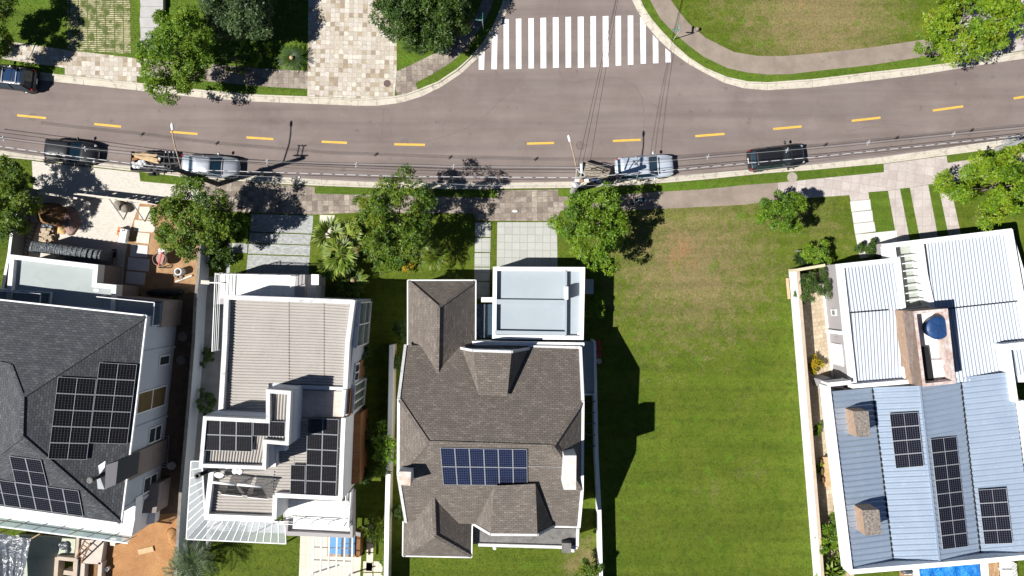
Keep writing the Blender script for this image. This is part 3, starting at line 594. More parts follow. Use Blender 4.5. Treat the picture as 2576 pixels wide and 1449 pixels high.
def panels(corners, nx, ny, mat, house, land=False, fr=.024, gap=.008, skip=(), mid=True):
    """corners TL,TR,BR,BL as (u,v,h); every module is a thing of its own"""
    A, B, Cc, D = PL(corners); nn = (B-A).cross(D-A).normalized()
    if nn.z < 0: nn = -nn
    for j in range(ny):
        for i in range(nx):
            if (i, j) in skip: continue
            q = lambda x, y: (A.lerp(B, x)).lerp(D.lerp(Cc, x), y)
            ga, gb = gap/nx, gap/ny
            c = [q(i/nx+ga, j/ny+gb), q((i+1)/nx-ga, j/ny+gb), q((i+1)/nx-ga, (j+1)/ny-gb), q(i/nx+ga, (j+1)/ny-gb)]
            cen = sum(c, Vector())/4
            m = MB(); x = (c[1]-c[0]).normalized(); y = (c[3]-c[0]).normalized()
            inn = [c[0]+(x+y)*fr, c[1]+(-x+y)*fr, c[2]-(x+y)*fr, c[3]+(x-y)*fr]; dn = nn*.04
            for k in range(4):
                l = (k+1) % 4; m.face([c[l], c[k], inn[k], inn[l]]); m.face([c[k]-dn, c[k], c[l], c[l]-dn])
            if not mid: pass
            elif land: mm = [(c[0]+c[1])/2, (c[3]+c[2])/2]; m.bar(mm[0]-nn*.006, mm[1]-nn*.006, .022, .012)
            else: mm = [(c[0]+c[3])/2, (c[1]+c[2])/2]; m.bar(mm[0]-nn*.006, mm[1]-nn*.006, .022, .012)
            t = m.build('solar_panel', METG2, house)
            me = bpy.data.meshes.new('cell_sheet'); ps = [p-nn*.012-OFF[house] for p in inn]; me.from_pydata([tuple(p) for p in ps[::-1]], [], [[0,1,2,3]]); uv = me.uv_layers.new(name='cell')
            for li, uvv in enumerate(((0,0),(1,0),(1,1),(0,1)) if not land else ((0,0),(0,1),(1,1),(1,0))): uv.data[li].uv = uvv
            me.materials.append(mat); o = bpy.data.objects.new('cell_sheet', me); C.objects.link(o); o.parent = t; OFF[o] = OFF[house]
METG2 = M('panel_frame', g(.36,.37,.39), None, 1, 20, 0, rough=.6, metal=0, spec=.2, bump=0)
def flue(u, v, z0, z1, r, house, mat=METG, name='flue_pipe'):
    p = P(u, v, z1); b = Vector((p.x, p.y, z0)); t = MB().lathe(b, [(r,0),(r,z1-z0),(r*.75,z1-z0),(r*.75,z1-z0-.25)], 14).build(name, mat, house)
    MB().lathe(b, [(r*1.35,z1-z0-.18),(r*1.35,z1-z0-.02),(r*1.1,z1-z0-.02)], 14).build('collar', mat, t); return t
def chimney(top, z0, parent, side, capm, ht=.12, name='chimney', over=.0):
    tp = ccw(PL(top)); m = MB().prism([Vector((p.x, p.y, p.z-ht)) for p in tp], z0); c = m.build(name, side, parent)
    MB().prism(inset(tp, -over) if over else tp, tp[0].z-ht+.002).build('chimney_cap', capm, c); return c
def ac_unit(u, v, h, label, rz=0, d=(.75,.32,.55), mat=WHITE2):
    p = P(u, v, h); t = thing('air_conditioner', label, 'air conditioner', (p.x, p.y, h-d[2]), None)
    MB().box((p.x, p.y, h-d[2]/2), d, rz).build('casing', mat, t, bev=.02)
    n = Matrix.Rotation(rz, 3, 'Z') @ Vector((0, d[1]/2+.005, 0)); M3 = Matrix.Rotation(rz, 3, 'Z') @ Matrix.Rotation(R(-90), 3, 'X')
    MB().lathe((p.x+n.x, p.y+n.y, h-d[2]/2), [(.2,0),(.2,.02),(.05,.03)], 16, M3).build('fan_grille', METG, t); return t
# ================================================================ house with slate roof (left)
H1 = thing('house', 'large house under construction with a dark slate shingle hip roof and black solar panels', 'house', P(100,1000,0))
e, rz_ = 6.0, 8.8
R1, R2 = (57,997,rz_), (54,1098,rz_)
NE, SE = (369,794,e), (305,1317,e)
roofplane([[R1,NE,(0,754,e),(-260,722,e),(-260,880,7.3),(0,914,7.75),(28,920,7.8)], [R1,R2,SE,NE],
           [R2,SE,(0,1274,e),(-260,1240,e),(-260,1225,e+.1),(0,1140,8.0)], [R1,(28,920,7.8),(0,914,7.75),(-260,900,5.9),(-260,1250,5.9),(0,1140,8.0),R2]], H1, SHG)
caps([(P(*R1), P(*NE)), (P(*R1), P(*R2)), (P(*R2), P(*SE)), (P(*R1), P(28,920,7.8)), (P(28,920,7.8), P(0,914,7.75)), (P(*R2), P(0,1140,8.0))], H1, SHG)
fascia([P(-260,722,e), P(0,754,e), P(*NE), P(340,1040,e), P(*SE), P(0,1274,e), P(-260,1240,e)], H1)
wl = [(448,790,.1),(400,1236,.1),(-250,1165,.1),(-250,790,.1)]; wt = [Vector((p.x, p.y, e-.12)) for p in PL(wl)]
MB().prism(wt, 0).build('wall', BWALL, H1)
A1, B1 = P(400,1236,.1), P(448,790,.1)   # east wall, running north: outside is on the right
L1 = (B1-A1).length
def sv(v): return (1236-v)/(1236-790)*L1
facade(A1, B1, 0, sv(912), sv(890), .9, 2.5, H1, 1, 1)
bw = facade(A1, B1, 0, sv(1014), sv(966), .9, 5.2, H1, 1, 2, pane=M('boarded_pane', g(.17,.11,.045), g(.10,.085,.05), 1.2, 20, .15, rough=.4), label='tall window boarded up with brown sheets')
facade(A1, B1, 0, sv(1098), sv(1062), 1.0, 2.9, H1, 1, 2)
facade(A1, B1, 0, sv(1218), sv(1182), .9, 2.9, H1, 1, 2)
m = MB()
for v_, w_ in ((872,.18),(1046,.15),(1228,.18)):
    d_ = (B1-A1).normalized(); n_ = Vector((d_.y,-d_.x,0)); m.box(A1+d_*sv(v_)+n_*.05+Vector((0,0,2.9)), (w_, .12, 5.7), M=Matrix((d_, n_, Vector((0,0,1)))).transposed())
m.build('pilaster', BWALL, H1)
d_ = (B1-A1).normalized(); n_ = Vector((d_.y,-d_.x,0))
MB().box(A1+d_*sv(1133)+n_*.08+Vector((0,0,3.0)), (1.9,.34,5.9), M=Matrix((d_, n_, Vector((0,0,1)))).transposed()).build('chimney_breast', BRICKW, H1)
chimney([(266,1170,8.9),(297,1160,8.9),(291,1219,8.9),(264,1231,8.9)], 6.0, H1, M('chimney_side_shade', g(.05,.052,.058), None, 2, 20, .2), M('chimney_top_grey', g(.13,.125,.135), None, 1, 20, .1), .06)  # chimney sides near black: their shade is painted into the colour
MB().face(PL([(247,1172,8.0),(265,1160,8.15),(262,1178,8.05),(250,1195,7.8)])).face(PL([(243,1203,7.8),(252,1202,7.9),(263,1231,7.6),(246,1230,7.5)])).build('flashing', METG, H1)
flue(225, 1209, 6.6, 9.1, .15, H1, BLACK)
# garage / porch block with parapet
gp = ccw(PL([(25,640),(247,666),(243,712),(292.7,717),(288,790),(14,770)], 3.6))
o = MB().prism([Vector((p.x,p.y,3.12)) for p in inset(gp, .06)], 0).build('porch_wall', BRICKW, H1)
MB().prism([Vector((p.x,p.y,3.2)) for p in inset(gp, .1)], 3.0).build('porch_slab', SLABG, H1)
MB().ring(gp, .33, 2.7).build('parapet', WHITE, H1)
MB().ball(P(243,808-78,3.22), (.25,.12,.06)).build('cement_splash', WHITE2, H1)
# balconies facing the road
for q, rl in (([(258,742),(411,757),(405,823),(255,800)], [(262,746),(405,760.5),(400,818)]), ([(-60,722),(128,736),(124,775),(-60,760)], [(-60,726),(124,739.5),(121,772)])):
    b_ = ccw(PL(q, 3.4)); MB().prism(b_, 0 if q[0][0] > 200 else 2.9, True).build('balcony', BRICKW if q[0][0] > 200 else WHITE, H1)
    MB().prism([Vector((p.x,p.y,3.42)) for p in inset(b_, .05)], 3.3).build('balcony_floor', SLABB, H1)
    railing([P(u, v, 3.42) for u, v in rl], 1.0, H1, WHITE2, GLASSD)
# rear terrace
tz = 3.0
MB().prism(PL([(-260,1215),(349,1252),(331,1349),(0,1303),(-260,1268)], tz), .1).build('terrace', WHITE, H1)
MB().prism(PL([(-260,1240),(330,1290),(328,1345),(0,1299),(-260,1264)], tz+.012), tz).build('terrace_floor', M('terrace_pale_floor', g(.62,.62,.61), g(.56,.56,.55), 1, 20, .05), H1)
aw = MB().bar(P(-260,1290,2.75), P(0,1324,2.75), .12, .1).bar(P(0,1324,2.75), P(322,1366,2.75), .12, .1).build('awning_beam', WHITE2, H1)
MB().face(PL([(-260,1268,3.03),(-260,1290,2.82),(0,1324,2.82),(0,1303,3.03)])).face(PL([(0,1303,3.03),(0,1324,2.82),(322,1366,2.82),(331,1349,3.03)])).build('awning_glass', glass('awning_tint', g(.36,.45,.46), .55, .12), aw)
m = MB()
for k in range(8): m.bar(P(24+45.6*k,1306.5+5.9*k,3.1), P(-9+45.6*k,1321.5+5.9*k,2.88), .06, .05)
m.bar(P(0,1309,3.0), P(325,1353,3.0), .05, .05).build('awning_bar', DARKP, aw)  # dark slanting bars across the awning glass
MB().prism(PL([(346,1290),(392,1282),(388,1316),(342,1325)], .9), .1).build('utility_box', WHITE, H1); MB().prism(PL([(340,1225),(402,1215),(393,1290),(340,1292)], 2.0), .1).build('lower_annex', BRICKW, H1)
MB().prism(PL([(322,1256),(342,1253),(339,1303),(319,1306)], 4.0), tz).build('sliding_door', WHITE2, H1)
g1 = 'black solar panels on the slate roof'
hE = lambda u, v: 0
E_ = (R1, NE, SE); S_ = (R2, SE, (0,1274,e))
fE = lambda u, v: onplane(*E_, u, v, .14); fS = lambda u, v: onplane(*S_, u, v, .14)
CW = lambda i: ['inner','outer'][i]
panels([fE(144.8,947.8), fE(243.6,952.8), fE(218.7,1157), fE(119.7,1155)], 1, 5, SOLK, H1, True)
panels([fE(249,911.7), fE(345.6,917), fE(320.4,1117.5), fE(223,1115)], 1, 5, SOLK, H1, True)
panels([fS(22.8,1147), fS(103,1157), fS(119.7,1224), fS(38,1214)], 2, 1, SOLK, H1)
panels([fS(-43,1202.5), fS(197,1234.6), fS(209.4,1299.6), fS(-27,1266.5)], 6, 1, SOLK, H1)
# ================================================================ white house with fibre-cement roofs
H2 = thing('house', 'white flat-topped house with corrugated fibre-cement roofs behind parapets and two solar arrays', 'house', P(720,1000,0))
a6 = 6.0
A2 = PL([(564.7,742.7),(893,754.6),(873,982),(868,1056),(545,1056)], a6)
MB().prism([Vector((p.x,p.y,5.3)) for p in A2], 0).build('wall', BWALL, H2)
z_ = 5.5
def quad(pts, h, m, per, amp, **k): q = PL(pts, h); m.corr(q[0], q[1], q[2], q[3], per, amp, **k)
m = MB(); quad([(576,749),(576,962),(727,965),(727,755)], z_+.05, m, .205, .048, crease=True, seg=8); quad([(724,754),(724,966),(815,968),(815,758)], z_+.015, m, .205, .048, crease=True, seg=8); quad([(813,758),(813,968),(870,971),(880,762)], z_-.02, m, .205, .048, crease=True, seg=8)
quad([(568,961),(556,1034),(672,1037),(676,964)], z_+.04, m, .205, .048, crease=True, seg=8)
m.build('roof_sheet', FIBRE, H2, smooth=True)
m = MB().wall([P(564.7+5,742.7+5,a6), P(893-5,754.6+5,a6)], .32, 5.2); m.wall([P(893-5,754.6,a6+.003), P(879-5,862,a6+.003), P(873-5,978,a6+.003)], .32, 5.2); m.wall([P(569.5,742.7,a6+.003), P(565,862,a6+.003), P(555,1032,a6+.003)], .34, 5.2)
m.build('parapet', PARW, H2)
MB().wall([P(735,973,5.75), P(868,978,5.75)], .22, 5.2).build('kerb_wall', PARW, H2)
MB().prism(PL([(732,982),(868,985),(864,1050),(728,1050)], 5.42), 5.3).build('terrace_floor', FLOORB, H2)
MB().wall([P(866,980,5.95), P(861,1046,5.95)], .25, 5.2).build('side_parapet', PARW, H2)
A_, B_ = P(920.5,1050,0), P(936,752,0)     # east wall, outside to the right when walking north
A_, B_ = A2[3], A2[1]; LA = (B_-A_).length
s2 = lambda v: ((1056-v)/(1056-754.6))*LA
facade(A_, B_, 0, s2(875), s2(762), 1.0, 5.2, H2, 2, 2, out=.12, depth=.3, pane=GLASSG)
facade(A_, B_, 0, s2(968), s2(924), 2.9, 4.3, H2, 2, 1, pane=GLASS)
facade(A_, B_, 0, s2(966), s2(920), 1.1, 2.7, H2, 1, 1, frame=WOODC, pane=WOODC, name='wood_panel')
facade(A_, B_, 0, s2(1046), s2(975), .5, 4.6, H2, 3, 1, out=.12, depth=.3, pane=GLASSG)
facade(A_, B_, 0, s2(1050), s2(985), 4.72, 5.3, H2, 1, 1, out=.03, frame=WOODC, pane=WOODC, name='wood_panel')
# tower with parapet and first solar array
b8 = 8.3
BT = PL([(511,1047),(669,1055),(669,979),(732,983.5),(726,1121),(671,1116),(669,1182),(500,1176)], b8)
MB().prism([Vector((p.x,p.y,7.7)) for p in BT], 0).build('tower_wall', BWALL, H2); MB().ring(BT, .26, 7.5).build('tower_parapet', PARW, H2)
m = MB(); quad([(684,990),(721,992),(715,1112),(676,1110)], 7.86, m, .205, .048, crease=True, seg=8); quad([(520,1055),(684,1060),(661,1174),(510,1169)], 7.86, m, .205, .048, crease=True, seg=8)
m.build('tower_roof', FIBRE, H2, smooth=True)
tw = ccw(BT); MB().box((P(745,1018,6.4)), (.02,.9,.7)).build('tower_window', WHITE2, H2)
# low rear roof with second array
CT = PL([(655,1050),(868,1050),(860,1259),(697,1250),(694,1310),(513,1303),(527,1170),(650,1170)], a6)
MB().prism([Vector((p.x,p.y,5.3)) for p in CT], 0).build('rear_wall', WHITE, H2)
m = MB(); quad([(738,1053),(736,1252),(853,1252),(862,1056)], 5.52, m, .205, .048, crease=True, seg=8); quad([(668,1120),(664,1245),(739,1248),(741,1120)], 5.52, m, .205, .048, crease=True, seg=8); quad([(535,1183),(525,1298),(684,1303),(690,1183)], 5.54, m, .205, .048, crease=True, seg=8)
m.build('rear_roof', FIBRE, H2, smooth=True)
m = MB().wall([P(864,1052,a6), P(861,1120,a6), P(856,1256,a6)], .3, 5.2); m.wall([P(860,1254.5,a6-.004), P(692,1246,a6-.004)], .3, 5.2); m.wall([P(692,1246,a6), P(689.5,1306,a6)], .3, 5.2); m.wall([P(690,1306,a6-.004), P(516,1299,a6-.004)], .34, 5.2); m.wall([P(518,1299,a6), P(531.5,1186,a6)], .34, 5.2)
m.build('rear_parapet', WHITE, H2)
g2 = 'black solar panels on the white house'
panels([(514,1053,8.2),(635,1058,8.2),(634,1137,8.2),(512,1133,8.2)], 3, 2, SOLK, H2, mid=False)
panels([(637,1058,8.2),(718,1061,8.2),(717,1099,8.2),(636,1097,8.2)], 2, 1, SOLK, H2, mid=False)
panels([(773,1051,5.85),(852,1055,5.85),(845,1252,5.85),(768,1249,5.85)], 2, 5, SOLK, H2, mid=False)
panels([(731,1169,5.85),(768.5,1170,5.85),(767,1248,5.85),(729,1246,5.85)], 1, 2, SOLK, H2, mid=False)
# north terrace and side screen
MB().prism(PL([(552,686),(769,691),(765,765),(545,765)], 3.1), .1).build('terrace_wall', GWALL, H2)
MB().prism(PL([(556,689),(744,694),(740,750),(552,750)], 3.12), 3.1).build('terrace_tiles', FLOORW, H2)
railing([P(556,690,3.12), P(742,694.5,3.12), P(741,722,3.12)], 1.0, H2, WHITE2, None, post=1.3, bars=2)
railing([P(560,688,3.1), P(552,880,3.1)], 1.35, H2, WHITE2, None, post=4, bars=3, name='side_screen')
MB().prism(PL([(770,690),(798,691),(796,752),(766,752)], 2.6), .1).build('entrance_roof', FLOORW, H2)
chimney([(783,690,4.0),(802,690.5,4.0),(801.5,717,4.0),(783,716.5,4.0)], 2.0, H2, GWALL, WHITE2, .1, 'service_duct')
# glass canopy round the rear corner
co_, ci_ = 2.9, 3.3
Lo = [(481,1160),(469,1356),(719.6,1367.7)]; Li = [(508,1160),(516,1306),(716,1313)]
cf = MB(); cg = MB(); n1 = 9; n2 = 13
def strip(a, b, c, d, n):
    a, b, c, d = P(*a,co_), P(*b,co_), P(*c,ci_), P(*d,ci_)
    for i in range(n+1): cf.bar(a.lerp(b, i/n), d.lerp(c, i/n), .05, .06)
    cf.bar(a, b, .08, .08); cf.bar(d, c, .08, .08); cg.face([a, b, c, d])
strip(Lo[0], Lo[1], Li[1], Li[0], n1); strip(Lo[1], Lo[2], Li[2], Li[1], n2)
for u, v in ((471,1354),(716,1366),(600,1361)): cf.bar(P(u,v,.1), Vector((*P(u,v,co_).xy, co_)), .09, .09)
cfo = cf.build('canopy_frame', WHITE2, H2); cg.build('canopy_glass', CANOPY, cfo)
# rear balcony and pergola
bz = 3.1
MB().prism(PL([(708,1255),(884,1262),(888,1353),(717,1346)], bz-.25), 2.4, True).build('balcony_slab', GWALL, H2)
MB().prism(PL([(710,1256),(878,1262),(880,1343),(726,1337)], bz), bz-.3).build('balcony_tiles', FLOORW, H2)
m = MB().wall([P(720,1310,bz+.35), P(722,1342,bz+.35), P(884,1349,bz+.35), P(882,1240,bz+.35)], .32, 2.4); m.build('balcony_parapet', GWALL, H2)
railing([P(708,1306,bz), P(872,1314,bz), P(879,1226,bz)], 1.05, H2, WHITE2, None, post=1.3, bars=1)
railing([P(884,1318,bz), P(890,1228,bz)], 1.05, H2, WHITE2, CLEAR, post=1.2, bars=3)
MB().prism(PL([(876,1048),(908,1040),(904,1215),(868,1222)], 3.0), .1).build('timber_box', WOODC, H2)
facade(P(904,1215,0)+Vector((.02,0,0)), P(908,1040,0)+Vector((.02,0,0)), 0, 4.1, 4.95, .8, 2.4, H2, 1, 1, frame=WOODC, pane=GLASSG)
MB().bar(P(868,1052,5.2), P(860,1220,5.2), .25, .7).build('blue_gutter', M('blue_gutter_paint', g(.10,.18,.36), None, 1, 20, .1), H2)
pg = thing('pergola', 'white steel pergola of parallel beams with brown cross rails over the patio and plunge pool', 'pergola', P(835,1395,0))
m = MB()
for i in range(6): m.bar(P(1663/1-0 if False else 790+19.4*i, 1347, 2.7), P(786+19.8*i, 1447, 2.7), .11, .12)
m.build('beam', WHITE2, pg)
m = MB().bar(P(790,1376,2.58), P(889,1380,2.58), .05, .1).bar(P(788,1408,2.58), P(888,1412,2.58), .05, .1); m.build('cross_rail', WOODD, pg)
m = MB()
for u, v in ((791,1440),(882,1443)): q = P(u, v, .1); m.bar(q, q+Vector((0,0,2.5)), .1, .1)
m.build('post', WHITE2, pg); MB().face(PL([(790,1349,2.78),(889,1352,2.78),(886,1446,2.78),(786,1446,2.78)])[::-1]).build('glass_cover', glass('pergola_glass', g(.6,.66,.66), .16, .05), pg)
hp = thing('plunge_pool', 'small square blue plunge pool with a timber surround under the pergola', 'pool', P(860,1372,0))
MB().prism(PL([(824,1345),(909,1347),(906,1402),(822,1400)], .5), .1).build('surround', DECK, hp); MB().prism(PL([(829,1350),(893,1351),(891,1395),(828,1393)], .515), .4).build('water', POOLB, hp)
br = thing('brick_barbecue', 'red-brown brick barbecue wall beside the blue plunge pool', 'barbecue', P(899,1365,0)); MB().prism(PL([(893.5,1338),(907,1342),(905,1400),(892,1398)], 1.3), .1).build('brickwork', WOODC, br); MB().prism(PL([(893,1337),(908,1341),(907,1350),(892,1347)], 1.4), 1.3).build('top_slab', GWALL, br)
# tanks, vents, collectors
for k, (a, b, c, d) in enumerate((((532,1213),(592,1219),(610,1249),(558,1243.5)), ((597,1219),(658,1224),(675,1256),(623,1250.5)))):
    q = [P(*a,6.75), P(*b,6.75), P(*c,5.8), P(*d,5.8)]; t = thing('solar_heater', f'{["left","right"][k]} one of two evacuated-tube water heaters on the corrugated rear roof', 'solar water heater', q[3], 'tube water heaters')
    MB().tube([q[0], q[1]], .085, 12).build('manifold', WHITE2, t, smooth=True); m = MB()
    for i in range(18): m.tube([q[0].lerp(q[1], (i+.7)/18.4), q[3].lerp(q[2], (i+.7)/18.4)], .026, 5)
    m.build('tube_row', BLACK, t); m = MB().bar(q[2], q[3], .05, .05)
    for p, s_ in ((q[0], 5.55), (q[1], 5.55)): m.bar(p, (p.x+.15, p.y-.1, s_), .03, .03)
    m.build('stand', METG, t)
flue(590, 1186, 5.5, 6.7, .14, H2, METG, 'vent_pipe'); flue(602, 1187, 5.5, 6.8, .14, H2, METG, 'vent_pipe')
p = P(497,1197,7.0)
t = MB().tube([P(545,1178,5.6), P(540,1178,6.3), P(520,1187,6.5), P(503,1194,6.6), P(499,1196.5,6.9)], .15, 12).build('flue_elbow', BLACK, H2, smooth=True); MB().lathe(p-Vector((0,0,.2)), [(.2,0),(.22,.25),(.12,.25),(.12,.05)], 14).build('cowl', BLACK, t)
t = thing('satellite_dish', 'white satellite dish on the corrugated roof beside the water heaters', 'satellite dish', P(553,1196,5.5)); MB().lathe(P(553.5,1193,6.1), [(.02,0),(.2,.03),(.36,.1),(.37,.11),(.2,.05),(.02,.02)], 20, Matrix.Rotation(R(40), 3, 'X')).build('dish', WHITE2, t, smooth=True); MB().tube([P(553,1198,5.5), P(553.5,1194,6.1)], .025, 6).build('mast', METG, t)
ac_unit(702, 1128, 6.5, 'white air conditioner at the foot of the tower parapet', 0, (.95,.35,.7)); ac_unit(687, 1155, 6.4, 'grey stained air conditioner below the white one beside the tower', R(90), (1.1,.4,.75), PARW)
t = thing('pipe_bar', 'white horizontal bar with a square head reaching from house to grey boundary wall', 'lamp bracket', P(540,712,3.2)); MB().bar(P(526,711,3.3), P(562,712,3.3), .08, .08).build('arm', WHITE2, t); MB().bar(P(506,709.5,3.3), P(527,711,3.3), .28, .12).build('lamp_head', SLABP, t)
# ================================================================ shingled house (centre)
H3 = thing('house', 'house with a big brown shingle hip roof, front garage block and single blue solar array', 'house', P(1240,1100,0))
r3, e3, q3 = 8.2, 4.2, 6.5
W_, E3 = (1077,1113,r3), (1390,1123,r3)
NWe, NEe, SWe, SEe = (1020,868,e3), (1460,874,e3), (1021,1313,e3), (1456,1326,e3)
NWh, NEh, SWh, SEh = (1003,1003,q3), (1466,1009,q3), (1002,1196,q3), (1464,1236,q3)
NWe = onplane(W_, E3, NEe, 1020, 868, 0); NWh = onplane(W_, E3, NEe, 1003, 1003, 0); NEh = onplane(W_, E3, NEe, 1466, 1009, 0)
SWe = onplane(W_, E3, SEe, 1021, 1313, 0); SWh = onplane(W_, E3, SEe, 1002, 1196, 0); SEh = onplane(W_, E3, SEe, 1464, 1236, 0)
roofplane([[W_,E3,NEh,NEe,NWe,NWh], [E3,W_,SWh,SWe,SEe,SEh], [W_,NWh,SWh], [E3,SEh,NEh]], H3, SHB)
caps([(P(*W_),P(*E3)),(P(*W_),P(*NWh)),(P(*W_),P(*SWh)),(P(*E3),P(*NEh)),(P(*E3),P(*SEh))], H3, SHB, .24)
fascia([P(*NWe),P(*NWh),P(*SWh),P(*SWe)], H3, PARW, .2, .2, 'rake_board'); fascia([P(*NEe),P(*NEh),P(*SEh),P(*SEe)], H3, WHITE2, .22, .2, 'rake_board'); fascia([P(1187,1320,e3),P(*SEe)], H3, PARW, .14, .16); fascia([P(*NEe),P(1330,872,e3)], H3, PARW, .2, .18)
kx = P(1020,868,e3).x+.35, P(1460,874,e3).x-.35; ky = P(0,868,e3).y-.3, P(0,1320,e3).y+.3
m = MB().prism([(kx[0],ky[1],4.1),(kx[1],ky[1],4.1),(kx[1],ky[0],4.1),(kx[0],ky[0],4.1)], 0)
for u in ((1005,1009),):
    pass
x0, x1 = kx; yr = P(*W_).y
for x in kx:
    m.face([(x,ky[1]+.3,4.1),(x,P(*SWh).y,6.2),(x,P(*NWh).y,6.2),(x,ky[0]-.3,4.1)])
m.build('wall', WHITE, H3)
# front and rear wings
roofplane([[(1103,773,5.5),(1100,938,5.45),(1028,905,3.5),(1027,707,3.5)], [(1103,773,5.5),(1195,707,3.5),(1195,872,3.5),(1100,938,5.45)], [(1103,773,5.5),(1027,707,3.5),(1195,707,3.5)]], H3, SHB, 'wing_roof')
caps([(P(1103,773,5.5),P(1100,938,5.45)),(P(1103,773,5.5),P(1027,707,3.5)),(P(1103,773,5.5),P(1195,707,3.5))], H3, SHB, .22); fascia([P(1025.5,880,3.5),P(1025.5,705,3.5),P(1197,705,3.5),P(1196.5,858,3.5)], H3, WHITE2, .09, .14)
MB().prism(PL([(1034,713),(1189,713),(1189,900),(1034,900)], 3.4), 0).build('wing_wall', WHITE, H3)
roofplane([[(1090.4,1251,5.5),(1094,1347,5.5),(1015,1398,3.5),(1016,1308,3.5)], [(1090.4,1251,5.5),(1186,1318,3.5),(1186,1399,3.5),(1094,1347,5.5)], [(1094,1347,5.5),(1015,1398,3.5),(1186,1400,3.5)]], H3, SHB, 'rear_wing_roof')
caps([(P(1090.4,1251,5.5),P(1094,1347,5.5)),(P(1094,1347,5.5),P(1015,1398,3.5)),(P(1094,1347,5.5),P(1186,1400,3.5)),(P(1090.4,1251,5.5),P(1186,1318,3.5))], H3, SHB, .22); fascia([P(1014,1311,3.5),P(1013,1398.5,3.5),P(1186.5,1402,3.5),P(1188,1321,3.5)], H3, WHITE2, .09, .14)
MB().prism(PL([(1022,1300),(1180,1305),(1180,1394),(1022,1391)], 3.4), 0).build('rear_wing_wall', WHITE, H3)
# dormers
def dormer(A1, A2, A3, A4, B2, B3, zb, nm):
    roofplane([[A2,A3,B3,B2],[A1,A2,B2],[A3,A4,B3]], H3, SHB, nm); m = MB(); q = PL([A1,A2,A3,A4])
    for a, b in zip(q[:-1], q[1:]): m.face([(a.x,a.y,zb),(b.x,b.y,zb),b-Vector((0,0,.02)),a-Vector((0,0,.02))])
    m.build(nm+'_wall', WHITE, H3); fascia(q, H3, PARW, .17, .2, nm+'_gutter')
dormer((1161,876,4.7),(1191,882,6.3),(1287,885,6.3),(1330,877,4.4),(1204.7,993,6.62),(1276,996,6.62),3.6,'dormer')
dormer((1195,1320,4.4),(1235,1344,6.0),(1352,1345,6.0),(1393,1323,4.2),(1243,1222,6.85),(1347,1217,6.85),3.0,'rear_dormer')
chimney([(1003,1186,8.3),(1034,1187,8.3),(1032,1222,8.3),(1002,1220,8.3)], 6.0, H3, WHITE, M('rusty_cap', g(.62,.58,.54), g(.48,.36,.27), 2.2, 14, .15), .1)
chimney([(1419,1146,9.0),(1450,1146,9.0),(1449,1232,9.0),(1418,1232,9.0)], 6.0, H3, WHITE, M('pale_cap', g(.66,.63,.60), g(.56,.49,.45), 2.2, 14, .1), .1)
# garage block
gz = 3.5; G3 = PL([(1240,671),(1472,672),(1468,855),(1238,853)], gz)
MB().prism([Vector((p.x,p.y,3.0)) for p in inset(ccw(G3), .01)], 0).build('garage_wall', WHITE, H3); MB().ring(G3, .3, 2.9).build('garage_parapet', WHITE2, H3)
MB().prism([Vector((p.x,p.y,3.1)) for p in inset(ccw(G3), .28)], 2.9).build('garage_slab', SLABB, H3)
MB().bar(P(1424,680,3.3), P(1423,845,3.3), .12, .4).build('slab_upstand', SLABB, H3); m = MB().bar(P(1248,759,3.28), P(1424,761,3.28), .36, .36); m.bar(P(1245,836,3.3), P(1424,839,3.3), .3, .45); m.build('slab_beam', SLABB, H3)
MB().box(P(1424,737,3.9), (.28,.95,.75)).build('roof_duct', WHITE2, H3, bev=.02)
MB().tube([P(1454,842,3.1), P(1456,838,3.35), P(1459,836,3.3)], .09, 10).build('vent_elbow', WHITE2, H3, smooth=True)
MB().bar(P(1211,754,3.0), P(1240,754,3.0), .35, .3).bar(P(1243,762,3.0), P(1241,845,3.0), .12, .2).build('link_beam', WHITE2, H3)
MB().prism(PL([(1198,765),(1242,765),(1240,850),(1197,850)], 2.5), 2.4, True).build('skylight', GLASSD, H3); MB().bar(P(1219,765,2.56), P(1218,850,2.56), .08, .08).build('skylight_bar', WHITE2, H3)
MB().prism(PL([(1188,858),(1470,862),(1470,872),(1188,868)], 4.0), 2.5).build('front_parapet', WHITE2, H3)
MB().prism(PL([(1466,861),(1495,863),(1494,993),(1466,992)], 2.5), .1).build('side_room', SLABG, H3); MB().wall([P(1496,858,2.75), P(1498,992,2.75), P(1468,993,2.75)], .15, .1).build('side_parapet', WHITE, H3)
m = MB()
for i in range(5): m.bar(P(1470,1010+i*28,2.4), P(1498,1010+i*28,2.4), .06, .1)
m.build('side_rafter', DARKP, H3)
MB().prism(PL([(1190,1325),(1456,1331),(1453,1376),(1190,1368)], 2.9), .1).build('rear_veranda', SLABD, H3)
m = MB().wall([P(1203,1371,3.1), P(1453,1378,3.1)], .22, 2.5); m.wall([P(1454,1330,3.1), P(1452,1376,3.1)], .22, 2.5); m.build('veranda_parapet', PARW, H3)
chimney([(1414,1366,3.6),(1437,1367,3.6),(1437,1391,3.6),(1414,1391,3.6)], 0, H3, SLABD, SLABD, .1, 'barbecue_chimney')
for u, v in ((1245,1378),(1442,1384)): MB().ball(P(u,v,2.6), .17).build('globe_lamp', WHITE2, H3, smooth=True)
S3 = (W_, E3, SEe); f3 = lambda u, v: onplane(*S3, u, v, .16)
panels([f3(1107,1126.5), f3(1326,1130.5), f3(1327,1222), f3(1115,1220)], 6, 2, SOLB, H3, mid=False)
MB().bar((*P(1328,1170,7.0).xy, onplane(*S3,1328,1170,.05)[2]), (*P(1418,1172,7.0).xy, onplane(*S3,1418,1172,.05)[2]), .03, .03).build('conduit', METG, H3)
ac_unit(1482, 721, 1.2, 'pale outdoor unit box on the lawn side of the garage block', R(90), (1.15,.7,.7), SLABB)
